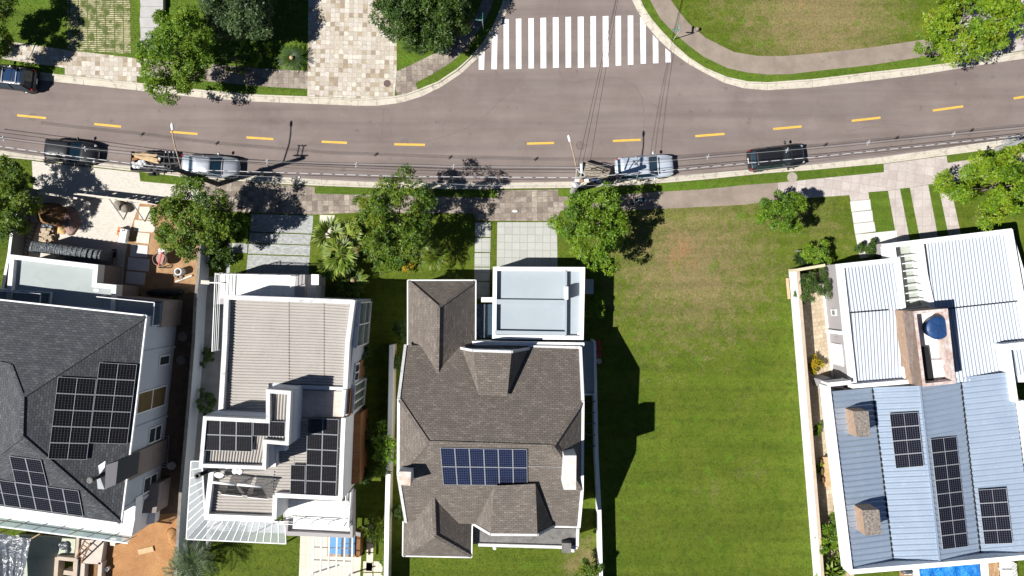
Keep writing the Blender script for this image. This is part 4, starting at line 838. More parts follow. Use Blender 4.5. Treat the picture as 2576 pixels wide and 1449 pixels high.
for k, (v, m_) in enumerate(((862,REDP),(876,REDP),(891,REDP),(907,M('pale_pot', g(.5,.42,.38), None, 2, 20, .1)))):
    q = P(1499.5+k*.6, v, .1); t = thing('flower_pot', ['red round pot nearest the garage corner in the shaded strip by the wall','middle one of the red pots beside the shaded side wall','red round pot next to the pale pot beside the shaded wall','pale pink round pot at the end of the red pots'][k], 'flower pot', q, 'round pots beside the side wall'); MB().lathe(q+Vector((.12,0,0)), [(.14,0),(.2,.45),(.21,.47),(.17,.47),(.15,.38)], 14).build('pot', m_, t)
# ================================================================ metal-roofed house (right)
H4 = thing('house', 'low white house with corrugated metal roofs, brick tank tower and two brick chimneys', 'house', P(2300,1000,0))
k4 = 3.4
AT = PL([(2111.5,663.7),(2264,647),(2281,790),(2287,964.6),(2145.5,975),(2133,862)], k4)
MB().prism([Vector((p.x,p.y,2.9)) for p in inset(ccw(AT), .02)], 0).build('wall', GWALL, H4); MB().ring(AT, .33, 2.7).build('parapet', WHITE2, H4)
m = MB(); quad([(2121,672),(2257,656),(2276,778),(2137,786)], 3.12, m, .25, .042, seg=8); quad([(2137,784),(2277,776),(2280,952),(2152,962)], 3.06, m, .25, .042, seg=8); m.build('roof_sheet', METALW, H4)
MB().bar(P(2133,787,3.16), P(2235,779,3.16), .10, .03).build('sheet_joint', CABLE, H4)
Aw, Bw = AT[0], AT[4]
wa, wb = Bw, Aw     # west wall; outside is west
AW = P(2111.5,663.7,k4); BW = P(2145.5,975,k4); LW = (AW-BW).length; s4 = lambda v: (v-664)/(975-664)*LW
facade(AW, BW, 0, s4(781), s4(795), 1.3, 2.0, H4, 1, 1, pane=GLASSG); facade(AW, BW, 0, s4(870), s4(925), .7, 2.3, H4, 1, 2, pane=WHITE2, fw=.04, name='shutter'); facade(AW, BW, 0, s4(846), s4(851), 1.5, 1.75, H4, frame=METG, pane=WHITE2, name='wall_lamp')
dW = (BW-AW).normalized(); nW = Vector((dW.y,-dW.x,0))
MB().bar(AW.xy.to_3d()+nW*.06+Vector((0,0,.2)), BW.xy.to_3d()+nW*.06+Vector((0,0,.2)), .12, .2).build('skirting', WHITE2, H4)
q0 = AW+dW*s4(838); MB().box((q0.x+nW.x*.12, q0.y+nW.y*.12, 1.55), (.28,.26,2.6), M=Matrix((dW, nW, Vector((0,0,1)))).transposed()).build('buttress', WHITE, H4)
BT4 = PL([(2242.5,612),(2546,575),(2576,735),(2640,1010),(2420,1010),(2290,800),(2270,690)], k4)
MB().wall([P(2244,617,2.0), P(2320,607.5,2.0)], .3, 0).build('front_wall', WHITE, H4)
MB().prism(PL([(2315,607),(2546,577),(2600,760),(2640,960),(2410,965),(2340,790)], 2.75), 1.9).build('front_body', WHITE, H4)
m = MB(); quad([(2330,606),(2535,584),(2563,758),(2349,781)], 3.08, m, .265, .046, seg=8); quad([(2349,779),(2567,755),(2600,940),(2375,966)], 3.02, m, .265, .046, seg=8); m.build('front_roof', METALW, H4)
MB().bar(P(2350,780,3.13), P(2562,757,3.13), .09, .03).build('front_joint', CABLE, H4)
m = MB().wall([P(2246,617,k4), P(2250,648,k4)], .36, 1.9); m.wall([P(2243,617,k4+.004), P(2546,580.5,k4+.004)], .36, 1.9); m.wall([P(2541,578,k4), P(2580,800,k4), P(2592,868,k4)], .4, 2.4); m.wall([P(2317,608,k4), P(2328,690,k4), P(2347,776,k4)], .36, 1.9); m.build('front_parapet', WHITE2, H4)
# pergola court between the blocks
MB().prism(PL([(2252,618),(2316,610),(2345,775),(2278,782)], 2.2), 2.1, True).build('court_roof', M('court_concrete', g(.36,.39,.34), g(.31,.34,.30), 1, 20, .1), H4)
m = MB()
for i in range(8): v = 645+i*18.5; m.bar(P(2250+i*3.3, v+2, 3.0), P(2318+i*3.6, v-6, 3.0), .07, .14)
m.build('court_beam', WHITE, H4); MB().prism(PL([(2222,612),(2247,610),(2249,650),(2224,640)], 2.0), 0).build('gate_pillar', GWALL, H4)
# big rear roof: two ridges, two valleys
hl, hv, hr = 3.28, 2.92, 3.72
V1a, V1b = (2194,975,hv), (2247.7,1416,hv); Ra, Rb = (2312.7,970,hr), (2363,1412,hr); V2a, V2b = (2415.8,950,hv), (2467,1396,hv); La, Lb = (2090,985,hr), (2143,1430,hr); Xa, Xb = (2545,935,hr), (2600,1385,hr)
for nm, a, b, c, d in (('rear_roof',La,V1a,V1b,Lb),('rear_roof',V1a,Ra,Rb,V1b),('rear_roof',Ra,V2a,V2b,Rb),('rear_roof',V2a,Xa,Xb,V2b)):
    m = MB(); q = PL([a,b,c,d]); m.corr(q[0], q[3], q[2], q[1], .42, .03, sharp=True); m.build(nm, METALB, H4)
MB().bar(P(*V1a)+Vector((0,0,.02)), P(*V1b)+Vector((0,0,.02)), .13, .04).bar(P(*V2a)+Vector((0,0,.02)), P(*V2b)+Vector((0,0,.02)), .13, .04).build('valley_gutter', CABLE, H4); MB().bar(P(*Ra)+Vector((0,0,.05)), P(*Rb)+Vector((0,0,.05)), .16, .04).build('ridge_cap', METALB, H4)
r4 = 3.95
m = MB().wall([P(2083,970,r4), P(2140,1438,r4)], .33, 2.75); m.wall([P(2083,968,r4+.004), P(2141,962,r4+.004)], .3, 2.75); m.wall([P(2138,1439,r4+.004), P(2362,1421,r4+.004), P(2640,1397,r4+.004)], .36, 2.75); m.wall([P(2536.5,880,r4), P(2555,1010,r4)], .4, 2.4); m.wall([P(2568,1008,r4), P(2640,1400,r4)], .4, 2.4); m.wall([P(2145,972,3.7), P(2290,960,3.7)], .3, 2.9); m.build('rear_parapet', WHITE2, H4)
MB().prism(PL([(2110,985),(2545,940),(2600,1380),(2165,1420)], 2.85), 0).build('rear_wall', WHITE, H4)
MB().prism(PL([(2521,866),(2640,854),(2640,880),(2524,880)], r4), 2.4).build('east_wing', WHITE2, H4)
MB().prism(PL([(2070,957),(2090,950),(2126,975),(2082,979)], 2.4), 0).build('porch_wall', GWALL, H4)
# tank tower
TT = ccw(PL([(2297,783),(2384,776),(2404.5,964.6),(2321,973)], 5.6))
m = MB(); ti = inset(TT, .22)
for i in range(4):
    j = (i+1) % 4; a, b, c, d = TT[i], TT[j], ti[j], ti[i]; m.face([(a.x,a.y,3.0),(b.x,b.y,3.0),b,a])
m.build('tank_tower', BRICK, H4); m = MB().ring([Vector((p.x,p.y,5.61)) for p in TT], .22, 4.2); m.build('tower_coping', M('flaking_coping', g(.60,.56,.53), g(.40,.26,.22), 2.2, 10, .2), H4)
MB().prism([Vector((p.x,p.y,4.3)) for p in ti], 4.0).build('tower_floor', WHITE, H4); MB().prism(PL([(2312,872),(2335,872),(2350,962),(2322,964)], 4.7), 4.2).build('tower_hatch', BLACK, H4); MB().prism(PL([(2345,905),(2372,905),(2378,950),(2350,955)], 4.6), 4.2).build('tower_step', WHITE2, H4)
t = thing('water_tank', 'round blue water tank with segmented lid inside the brick tower', 'water tank', P(2342,823,4.3)); q = P(2343,823,4.62)
MB().lathe(q, [(.68,0),(.80,.7),(.83,.72),(.84,.84),(.80,.90),(.5,.95),(.1,.98)], 28).build('tank', NAVY, t, smooth=True); m = MB()
for i in range(6): a = i*math.pi/3+.4; m.bar(q+Vector((.1*math.cos(a),.1*math.sin(a),.985)), q+Vector((.8*math.cos(a),.8*math.sin(a),.905)), .025, .03)
m.build('lid_rib', BLACK, t)
chimney([(2147.6,1035,4.9),(2184.7,1034,4.9),(2191,1098,4.9),(2157,1100,4.9)], 2.9, H4, BRICK, CHCAP, .1); chimney([(2170,1284,4.9),(2211.5,1282,4.9),(2218.8,1344,4.9),(2178.5,1348,4.9)], 2.9, H4, BRICK, CHCAP, .1)
g4 = 'navy solar panels on the blue metal roof'
panels([(2237,1041,3.42),(2310,1036,3.92),(2325,1173,3.92),(2253,1179,3.42)], 1, 4, SOLN, H4, True)
panels([(2340.5,1105,3.86),(2406.5,1097.7,3.30),(2436.5,1375,3.30),(2371.5,1383,3.86)], 1, 8, SOLN, H4, True)
panels([(2459,1232.5,3.28),(2532,1228,3.78),(2549,1367,3.78),(2476,1370,3.28)], 1, 4, SOLN, H4, True)
# ================================================================ boundary walls and fences
def bwall(label, line, h, wd, face, cope, name='boundary_wall', cwd=None):
    pts = [P(u, v, h) for u, v in line]; t = thing(name, label, 'wall', (pts[0].x, pts[0].y, 0))
    MB().wall([Vector((p.x,p.y,h-.06)) for p in pts], wd, 0).build('wall_face', face, t); MB().wall(pts, cwd or wd+.05, h-.06).build('coping', cope, t); return t
GREYT = M('grey_brown_coping', g(.16,.145,.13), g(.26,.24,.21), 1.5, 16, .2)  # mottled grey-brown wall top
bwall('grey boundary wall left of the building site running beside the slate house', [(62,470),(45,520),(30,575),(22,640),(3,740),(-25,850)], 1.8, .15, M('grey_green_wall', g(.18,.20,.19), g(.14,.155,.15), 1, 18, .15), WHITE)
bwall('long pale grey boundary wall between the slate house and the white house', [(503,600),(498,690),(491,760),(486,862),(475,1000),(462,1150),(453,1247),(441,1449),(436,1560)], 1.9, .18, BWALL, GREYT)  # white wall whose face colour holds the blue-grey of shade
bwall('white-topped cream boundary wall beside the big shingle house', [(985,868),(981,1069),(976,1197),(973,1311),(971,1449),(970,1560)], 1.9, .24, CREAMW, WHITE2, cwd=.34)
bwall('white boundary wall casting a dark strip along the empty grass lot', [(1495,866),(1501.5,1150),(1508,1275),(1512,1449),(1515,1560)], 1.75, .22, WHITE, WHITE, cwd=.27)
cw = bwall('white wall with beige coping between grass lot and metal-roofed house', [(2008,681),(2040,1075),(2072,1470),(2079,1560)], 1.8, .2, WHITE2, M('beige_coping', g(.44,.35,.26), g(.50,.41,.32), 2, 16, .15), cwd=.22)
MB().wall([P(2004,679.5,1.79), P(2076,667,1.79)], .21, 0).build('return_wall', CREAMW, cw)
t = thing('timber_board', 'weathered board leaning on the west face of the white coped wall', 'board', P(1982,725,0)); MB().bar(P(1980,700,.25), P(1985,752,.25), .22, .05).build('plank', WOODL, t)
# temporary site fence
def sitefence(label, a, b, braces):
    A, B = P(*a, 0), P(*b, 0); t = thing('site_fence', label, 'fence', A, 'plank screens of the building site'); m = MB(); d = (B-A).normalized(); L = (B-A).length; n = int(L/.32); nn = Vector((-d.y,d.x,0))
    for i in range(n): p = A+d*(L*(i+.5)/n)+nn*random.uniform(-.05,.05); m.box(p+Vector((0,0,.95+random.uniform(-.05,.08))), (.27,.03,1.9), math.atan2(d.y,d.x)+random.uniform(-.06,.06))
    m.build('planking', WOODG, t); m = MB()
    for z in (.4,1.2,1.96): m.bar(A+Vector((0,0,z)), B+Vector((0,0,z+random.uniform(-.05,.05))), .13, .05)
    m.build('rail', SLABP, t); m = MB()
    for s in braces: p = A+d*L*s; m.bar(p+Vector((0,0,1.7)), p-nn*1.5+d*.5+Vector((0,0,.1)), .07, .05)
    if braces: m.build('brace', METG, t)
sitefence('short grey plank screen half under the tree shadow at the site entrance', (134,492), (232,507), [])
sitefence('longer grey plank screen with angled braces across the site driveway', (222,495), (402,516), [.45,.75])
# ================================================================ trees and plants
GT = 'street trees along the kerb'
tree('tree', 'dark broadleaf tree at the left edge beside the parked graphite off-roader', 'tree', -30, 82, 3.2, (2.5,2.7,2.0), LF_M, ncl=54, per=40, group=GT)
tree('tree', 'tall speckled yellow-green tree overhanging the kerb opposite the debris trailer', 'tree', 449, 136, 4.0, (2.45,3.3,2.4), LF_B, ncl=64, per=40, group=GT, L=.25)
tree('tree', 'large grey-green fine-leaved tree cut by the top edge', 'tree', 600, 10, 3.0, (2.85,2.95,2.2), LF_G, 'fine', ncl=110, per=64, L=.26, Wd=.09)
tree('tree', 'dense dark rounded tree beside the cream stone driveway', 'tree', 1068, 14, 2.9, (2.95,3.5,2.2), LF_D, 'fine', ncl=130, per=70, L=.22, Wd=.10)
tree('tree', 'bright yellow-green round tree on the far corner verge', 'tree', 2432, 62, 4.0, (3.5,3.3,2.3), LF_Y, ncl=66, per=40, group=GT, L=.23, Wd=.095)
tree('tree', 'dark-leaved tree at the left edge beside the site entrance', 'tree', 22, 484, 3.2, (2.3,3.0,2.0), LF_M, ncl=48, per=38, group=GT)
tree('tree', 'mid-green tree by the leaning pole in front of the building site', 'tree', 490, 553, 4.3, (2.9,2.6,2.2), LF_M, ncl=60, per=38, group=GT)
tree('tree', 'tall dark tree between the fan palm and the stone forecourt', 'tree', 996, 548, 4.8, (2.9,3.3,2.8), LF_M, ncl=62, per=38, group=GT)
tree('tree', 'bright green tree beside the transformer pole shading two pedestrians', 'tree', 1492, 566, 4.0, (2.75,2.9,2.3), LF_B, ncl=50, per=36, group=GT, L=.24, Wd=.095)
tree('tree', 'small thin light-green tree on the verge of the grass lot', 'tree', 1961, 535, 3.0, (1.75,1.85,1.6), LF_B, ncl=34, per=28, group=GT, L=.22, Wd=.08, trunk=.08)
tree('tree', 'wide yellow-green tree with bare grey twigs at the right edge', 'tree', 2512, 468, 3.8, (3.5,2.5,2.0), LF_Y, ncl=66, per=32, group=GT, L=.25)
def bush(label, u, v, h, r, mat, kind='fine', ncl=16, per=26, group=None, L=.14, Wd=.06, cat='shrub', name='shrub', low=-.3, k=6):
    return tree(name, label, cat, u, v, h, r, mat, kind, ncl, per, group, None, L, Wd, k, low, .05)
bush('yellow-green low shrub under the large grey-green tree', 642, 128, .6, (1.2,1.3,.6), LF_Y, 'rosette', 16, 18)
bush('dark shrub between the two big trees beside the cycad', 590, 150, .7, (1.6,1.2,.7), LF_D, 'fine', 18, 30)
bush('dark green clipped bush against the grey wall of the metal-roofed house', 2048, 722, 1.5, (1.35,1.5,1.1), LF_D, 'fine', 34, 40)
bush('light green bush beside the spiky grass at the lot corner', 2055, 642, 1.1, (1.15,1.2,.9), LF_B, 'rosette', 20, 22, L=.17, Wd=.08)
bush('low dark bush by the concrete landing of the metal-roofed house', 2186, 622, .7, (1.05,.62,.55), LF_D, 'fine', 20, 34)
bush('large leafy bush hanging over the beige coping by the parapet', 2085, 1350, 1.2, (1.0,1.7,1.0), LF_B, 'rosette', 28, 24, L=.22, Wd=.09)
bush('small round bush halfway along the shaded side yard', 2055, 1078, .5, (.36,.55,.45), LF_B, 'rosette', 9, 16, L=.15, Wd=.07)
bush('small bright shrub under the first brick chimney in the side yard', 2063, 1176, .5, (.38,.5,.45), LF_Y, 'rosette', 9, 16, L=.15, Wd=.07)
bush('yellow croton plant in the sunny stone side yard', 2046, 912, .6, (.6,.75,.45), LF_O, 'rosette', 8, 10, L=.32, Wd=.12, cat='plant', name='garden_plant')
bush('broad-leaved banana plant at the bottom corner of the side yard', 2093, 1424, .9, (.75,.9,.6), LF_P, 'rosette', 8, 6, L=.75, Wd=.2, cat='plant', name='banana_plant')
bush('small pale tree on the lawn side of the garage block', 1503, 782, 1.2, (.8,.9,.7), LF_B, 'rosette', 14, 14, L=.18, Wd=.08)
bush('light green papaya-like plant leaning over the cream wall', 972, 1130, 2.4, (.85,2.1,.7), LF_B, 'rosette', 20, 4, L=.42, Wd=.13, k=8, cat='plant', name='papaya_plant')
bush('bushy tree at the bottom edge by the white boundary wall', 1478, 1432, 1.3, (1.1,1.0,1.0), LF_M, 'rosette', 20, 20, L=.2, Wd=.08)
bush('leafy shrub under the mid-green tree beside the grey cobbled driveway', 600, 572, 1.0, (1.1,1.0,.8), LF_Y, 'rosette', 18, 20, L=.3, Wd=.10)
bush('dark shrub on the shaded strip left of the cobbled driveway', 556, 640, .7, (.8,1.3,.6), LF_D, 'rosette', 14, 16, L=.3, Wd=.08)
bush('yellow flowering plant at the corner of the front shingle wing', 1028, 668, .8, (.45,.6,.4), LF_O, 'rosette', 6, 5, L=.26, Wd=.07, cat='plant', name='garden_plant')
bush('low shrub under the tall dark tree beside the yellow flowering plant', 978, 655, .8, (1.0,.9,.6), LF_B, 'rosette', 12, 14, L=.22, Wd=.08)
GS = 'dark shrubs in the side garden of the white house'
for k, (u, v, r_) in enumerate(((925,895,1.0),(932,1100,1.2),(918,1190,1.0),(1008,832,.9),(1002,905,.8),(1005,1285,.6),(880,712,.9))):
    bush(['climbing dark shrub below the upper window wall of the white house','broad dark shrub beside the timber box','dark shrub at the foot of the timber box','dark shrub hugging the front shingle wing','bamboo-like shrub at the head of the cream wall','small dark shrub in the strip by the rear shingle wing','dark low shrub in the shaded corner by the service duct'][k], u, v, .9, (r_*.8,r_,.7), LF_D, 'fine', 18, 30, GS)
bush('grey-green yucca-like clump beside the square stepping slabs', 946, 1330, .8, (.75,.8,.6), LF_P, 'rosette', 9, 7, L=.6, Wd=.05, cat='plant', name='yucca_plant', k=14)
bush('small shrub at the lower right of the patio slabs', 968, 1425, .6, (.4,.9,.5), LF_B, 'rosette', 10, 14)
# palms
def palm(name, label, u, v, h, Q, mat, stem=.14, extra=()):
    c = P(u, v, h); t = thing(name, label, 'palm', (c.x, c.y, GZ)); leafobj('frond', Q(np.array(c)), mat, t)
    MB().tube([(c.x,c.y,GZ),(c.x,c.y,h)], [stem*1.2, stem], 10).build('trunk', BARK, t, smooth=True)
    for nm, q, m_ in extra: leafobj(nm, q(np.array(c)), m_, t)
    return t
t = palm('cycad', 'dark green cycad with a pale cone in its heart beside the stone pavement', 735, 145, .75, lambda c: fronds(c, 26, 1.45, 'cycad', .35, 12, .17, .045), LF_C, .16); q = P(735,147,.75); MB().ball((q.x,q.y,.95), (.17,.17,.15)).build('cone', M('cone_straw', g(.50,.36,.2), g(.42,.29,.15), 8, 30, .2), t, smooth=True)
t = palm('cycad', 'shaded cycad in the dark corner in front of the shingle wing', 885, 708, 1.1, lambda c: fronds(c, 26, 1.6, 'cycad', .4, 13, .28, .05), LF_P, .16); q = P(889,706,1.1); MB().ball((q.x,q.y,1.3), (.2,.2,.16)).build('cone', M('cone_brown', g(.32,.22,.13), None, 8, 30, .2), t, smooth=True)
palm('feather_palm', 'green feather palm on the lawn between tall tree and stepping slabs', 1094, 645, 1.6, lambda c: fronds(c, 17, 1.75, 'feather', .8, 13, .42, .05), LF_M, .12)
palm('feather_palm', 'small feather palm half hidden by the front shingle wing', 1136, 712, .9, lambda c: fronds(c, 14, 1.2, 'feather', .7, 14, .3, .025), LF_P, .08)
palm('feather_palm', 'arching grey-green palm below the glass canopy corner', 488, 1412, 2.4, lambda c: fronds(c, 17, 2.4, 'feather', .6, 13, .5, .055), LF_W, .16)
palm('feather_palm', 'second grey palm at the bottom edge left of the arching one', 455, 1440, 1.8, lambda c: fronds(c, 13, 1.8, 'feather', .5, 13, .42, .05), LF_W, .14)
FP = 'fan palm heads in the clump beside the cobbled driveway'
for k, (u, v, h, n_) in enumerate(((832,592,3.2,30),(858,640,3.6,34),(838,662,2.6,24),(872,600,2.8,24))):
    palm('fan_palm', ['upper left head of the fan palm clump beside the cobbled driveway','tallest central head of the fan palm clump','lowest head of the fan palm clump nearest the terrace','right head of the fan palm clump beside the tall dark tree'][k], u, v, h, lambda c: fans(c, n_*2//3, .75, .85, 11, (-.5,1.1), .13), LF_P, .15, [('dead_frond', lambda c: fans(c-np.array([0,0,.2]), 8, .8, .6, 8, (-.6,.2), .08), LF_S)])
for k, (u, v) in enumerate(((2012,652),(2030,668))): palm('spiky_grass', ['tuft of dark spiky grass at the corner of the coped wall','second spiky grass tuft under the light green bush'][k], u, v, .3, lambda c: fans(c, 70, .05, .75, 2, (.1,1.4), .035), LF_C, .05)
# ================================================================ vehicles
def rr(x0, x1, w, r, n=4):
    out = []
    for cx, cy, a0 in ((x1-r, w-r, 0), (x0+r, w-r, 90), (x0+r, -w+r, 180), (x1-r, -w+r, 270)):
        for i in range(n+1): a = R(a0+90*i/n); out.append((cx+r*math.cos(a), cy+r*math.sin(a)))
    return out
def car(label, X, Y, ang, L, W, Ht, pm, kind='suv', rails=False):
    t = thing('parked_car', label, 'car', (X, Y, 0), 'cars parked along the kerb', R(ang)); w = W/2
    prof = {'suv': [(0,.80,.62),(.012,.90,.86),(.04,.96,.98),(.12,.99,1.03),(.5,1,1.02),(.68,1,1.01),(.74,.99,1.0),(.86,.97,.95),(.93,.92,.87),(.972,.80,.78),(.993,.60,.66),(1,.42,.56)],
            'hatch': [(0,.80,.60),(.012,.90,.82),(.04,.96,.92),(.12,.99,.96),(.5,1,.95),(.68,1,.93),(.74,.99,.92),(.86,.96,.86),(.93,.91,.79),(.972,.79,.70),(.993,.60,.60),(1,.42,.52)],
            'sedan': [(0,.80,.60),(.012,.90,.86),(.04,.95,.93),(.12,.98,.95),(.5,1,.93),(.68,1,.93),(.72,.99,.92),(.86,.96,.84),(.93,.91,.78),(.972,.79,.69),(.993,.60,.58),(1,.42,.50)]}[kind]
    rows = []
    for f, a, zt in prof:
        x = (f-.5)*L; a *= w; rows.append([(x, s*y*a, z*zt) if False else (x, y*a, z) for y, z in ((-.86,.24),(-.97,.34),(-1,.52*zt+.1),(-.97,zt-.13),(-.88,zt-.03),(-.55,zt+.012),(0,zt+.02),(.55,zt+.012),(.88,zt-.03),(.97,zt-.13),(1,.52*zt+.1),(.97,.34),(.86,.24),(0,.22))])
    body = MB().quadgrid(rows, True, True).build('body', pm, t, smooth=True, local=True, sub=1)
    b0, b1, t0, t1 = {'suv': (.035,.72,.085,.545), 'hatch': (.03,.72,.08,.54), 'sedan': (.13,.735,.255,.56)}[kind]
    zb = prof[4][2]-.06; bx = [(b0-.5)*L, (b1-.5)*L]; tx = [(t0-.5)*L, (t1-.5)*L]; wb, wt = w*.90, w*.72
    lo = rr(bx[0], bx[1], wb, .22); hi = rr(tx[0], tx[1], wt, .16); zr = Ht-.05
    MB().quadgrid([[(x,y,zb) for x, y in lo], [(x,y,zr-.02) for x, y in hi]], True).build('window_band', CARG, t, smooth=True, local=True)
    hi2 = rr(tx[0]-.02, tx[1]+.02, wt+.02, .17); hi3 = rr(tx[0]+.1, tx[1]-.12, wt-.12, .12); hi4 = rr(tx[0]+.4, tx[1]-.4, wt-.4, .1)
    MB().quadgrid([[(x,y,zr-.05) for x, y in hi2], [(x,y,zr) for x, y in hi2], [(x,y,Ht-.015) for x, y in hi3], [(x,y,Ht) for x, y in hi4]], True, True).build('roof', pm, t, smooth=True, local=True)
    m = MB()
    for s in (-1, 1):
        m.bar((bx[1]-.08, s*(wb-.05), zb+.02), (tx[1]-.02, s*(wt-.03), zr-.02), .07, .06); m.bar((bx[0]+.06, s*(wb-.05), zb+.02), (tx[0]+.02, s*(wt-.03), zr-.02), .12, .06); xm = (tx[0]+tx[1])/2+.1; m.bar((xm, s*(wb+.012), zb), (xm, s*(wt+.008), zr-.03), .09, .04)
    m.build('pillar', pm, t, local=True)
    for f in (.17,.80):
        for s in (-1, 1):
            c = ((f-.5)*L, s*(w-.10), .33); wh = MB().lathe(c, [(.0,-.1),(.27,-.105),(.33,-.08),(.335,.08),(.27,.105),(.0,.1)], 18, Matrix.Rotation(R(90), 3, 'X')).build('wheel', RUBBER, t, local=True); MB().lathe((c[0], c[1]+s*.085, c[2]), [(.02,-.03),(.21,-.03),(.22,.03),(.05,.035)], 14, Matrix.Rotation(R(90), 3, 'X')).build('rim', RIM, wh, local=True)
    for s in (-1, 1):
        MB().ball(((b1-.075-.5)*L, s*(w+.10), zb+.10), (.09,.15,.09), 8, 6).build('wing_mirror', pm, t, smooth=True, local=True)
        MB().ball((.452*L, s*w*.70, prof[8][2]-.10), (.15,.10,.05), 8, 6).build('headlight', LWHT, t, smooth=True, local=True)
        zt = prof[2][2]; MB().box((-.485*L+.04, s*w*.80, zt-.10), (.11,.15,.18), rz=s*.25).build('tail_light', LRED, t, local=True, bev=.03)
    MB().box((-.5*L+.0, 0, .62), (.03,.42,.13)).build('number_plate', WHITE2, t, local=True); MB().box((.5*L-.0, 0, .42), (.03,.42,.12)).build('number_plate', WHITE2, t, local=True)
    m = MB(); m.bar((.235*L, -w*.70, prof[6][2]+.0), (.235*L, w*.70, prof[6][2]+.0), .10, .03); m.build('wiper_cowl', BLACK, t, local=True)
    m = MB().bar((.25*L, -w*.62, prof[6][2]+.003), (.44*L, -w*.5, prof[8][2]+.015), .012, .012).bar((.25*L, w*.62, prof[6][2]+.003), (.44*L, w*.5, prof[8][2]+.015), .012, .012); m.build('bonnet_seam', BLACK, t, local=True)
    if kind == 'suv': MB().bar((tx[0]-.10, 0, Ht-.06), (tx[0]+.03, 0, Ht-.03), wt*1.75, .035).build('spoiler', pm, t, local=True)
    if rails:
        m = MB()
        for s in (-1, 1): m.bar((tx[0]+.15, s*(wt-.05), Ht+.03), (tx[1]-.15, s*(wt-.05), Ht+.03), .045, .05)
        for x in (tx[0]+.5, tx[1]-.5): m.bar((x, -wt+.05, Ht+.06), (x, wt-.05, Ht+.06), .06, .03)
        m.build('roof_rail', M('rail_grey', g(.30,.31,.33), None, 1, 20, 0, rough=.4, metal=.5), t, local=True)
        for x in (-.62,.22): MB().box(((tx[0]+tx[1])/2+x*.85, 0, Ht+.006), (.62,wt*1.35,.02)).build('sunroof', M('sunroof_glass', g(.02,.045,.11), None, 1, 10, .1, rough=.08, spec=.6, bump=0), t, local=True)
    return t
car('graphite off-roader with silver roof rails cut by the left edge', -39.2, 16.35, 173, 4.5, 1.85, 1.68, PNAVY, 'suv', True)
car('black hatchback with red tail lights parked before the site driveway', -34.2, 10.62, -6, 3.95, 1.74, 1.46, PBLK, 'hatch')
car('silver saloon coupled to the trailer full of building debris', -23.45, 9.45, -3.5, 4.45, 1.76, 1.45, PSIL, 'sedan')
car('pale silver-white estate coupled to the plank trailer by the transformer pole', 10.3, 9.38, 4, 4.55, 1.82, 1.66, PPAL, 'suv')
car('black people carrier with red tail lights on the right of the street', 20.55, 10.15, 7, 4.4, 1.8, 1.64, PBLK, 'suv')
def trailer(label, X, Y, ang, L, W, hs, bedm):
    t = thing('trailer', label, 'trailer', (X, Y, 0), None, R(ang)); MB().box((0,0,.55), (L,W,.06)).build('bed', bedm, t, local=True)
    m = MB()
    for s in (-1, 1): m.box((0,s*W/2,.58+hs/2), (L,.05,hs)); m.box((s*L/2,0,.581+hs/2), (.05,W-.06,hs))
    m.build('side_board', WOODG if bedm is WOODG else BLACK, t, local=True)
    for s in (-1, 1): MB().lathe((0,s*(W/2+.14),.3), [(.0,-.09),(.26,-.09),(.3,-.06),(.3,.06),(.26,.09),(0,.09)], 16, Matrix.Rotation(R(90), 3, 'X')).build('wheel', RUBBER, t, local=True)
    m = MB().bar((L/2,.5,.5), (L/2+1.0,0,.48), .07, .07).bar((L/2,-.5,.5), (L/2+1.0,0,.48), .07, .07).bar((L/2,0,.5), (L/2+1.1,0,.48), .07, .07); m.build('drawbar', BLACK, t, local=True); return t
tr = trailer('open trailer heaped with timber, white sacks and rubble behind the silver saloon', -28.1, 9.75, -2.5, 2.55, 1.45, .55, BLACK)
def onT(tr_, x, y, z): return Matrix.Rotation(tr_.rotation_euler.z, 3, 'Z') @ Vector((x,y,z))+Vector(tr_.location)
GD = 'debris in the trailer'
for i in range(7):
    t = thing('timber_plank', 'raw timber offcut in the debris trailer among crossed battens', 'plank', onT(tr, -.1, .2+.07*i, 1.1+.02*(i % 3)), GD); ln = random.uniform(1.5, 2.1); a = R(-2.5+random.uniform(-9, 4)-i*1.5); c = onT(tr, -.05+random.uniform(-.2,.2), .62-.085*i, 1.10+.03*(i % 3)); d = Vector((math.cos(a), math.sin(a), 0))*ln/2; MB().bar(c-d, c+d, .11, .045).build('batten', WOODL, t)
for i, (x, y, r_) in enumerate(((-.55,-.05,.26),(-.95,-.38,.30),(-.70,-.42,.24),(-.35,.02,.2),(-.78,-.18,.2),(-1.1,-.15,.2),(-.45,-.3,.22),(-.2,-.2,.16),(.9,.3,.14))):
    c = onT(tr, x, y, 1.05); t = thing('sack', 'crumpled white sack of rubble in the debris trailer', 'sack', c, 'white sacks in the debris trailer'); MB().ball(c, (r_,r_*.8,r_*.7), 9, 6).build('bag', SACKW, t, smooth=True, sub=1)
c = onT(tr, -.95, .18, 1.05); t = thing('board', 'orange-brown broken board at the back of the debris trailer', 'board', c); MB().prism([onT(tr,-1.22,.0,1.12), onT(tr,-1.2,.22,1.12), onT(tr,-.7,.36,1.15), onT(tr,-.62,.24,1.15), onT(tr,-.85,.08,1.13)], 1.06).build('panel', ORAP if False else WOODC, t)
c = onT(tr, .55, -.35, 1.0); t = thing('scrap_heap', 'dark tangled scrap in the front of the debris trailer', 'scrap', c); m = MB()
for i in range(26): p = c+Vector((random.uniform(-.6,.6), random.uniform(-.3,.35), random.uniform(-.35,.2))); a = random.uniform(0,6.28); m.bar(p, p+Vector((math.cos(a)*.45, math.sin(a)*.45, random.uniform(-.1,.15))), random.uniform(.03,.14), .03)
m.build('scrap', DARKP, t)
t2 = trailer('grey plank trailer with raised sides standing askew under the transformer pole', 6.35, 8.85, -17, 2.2, 1.35, .38, WOODG)
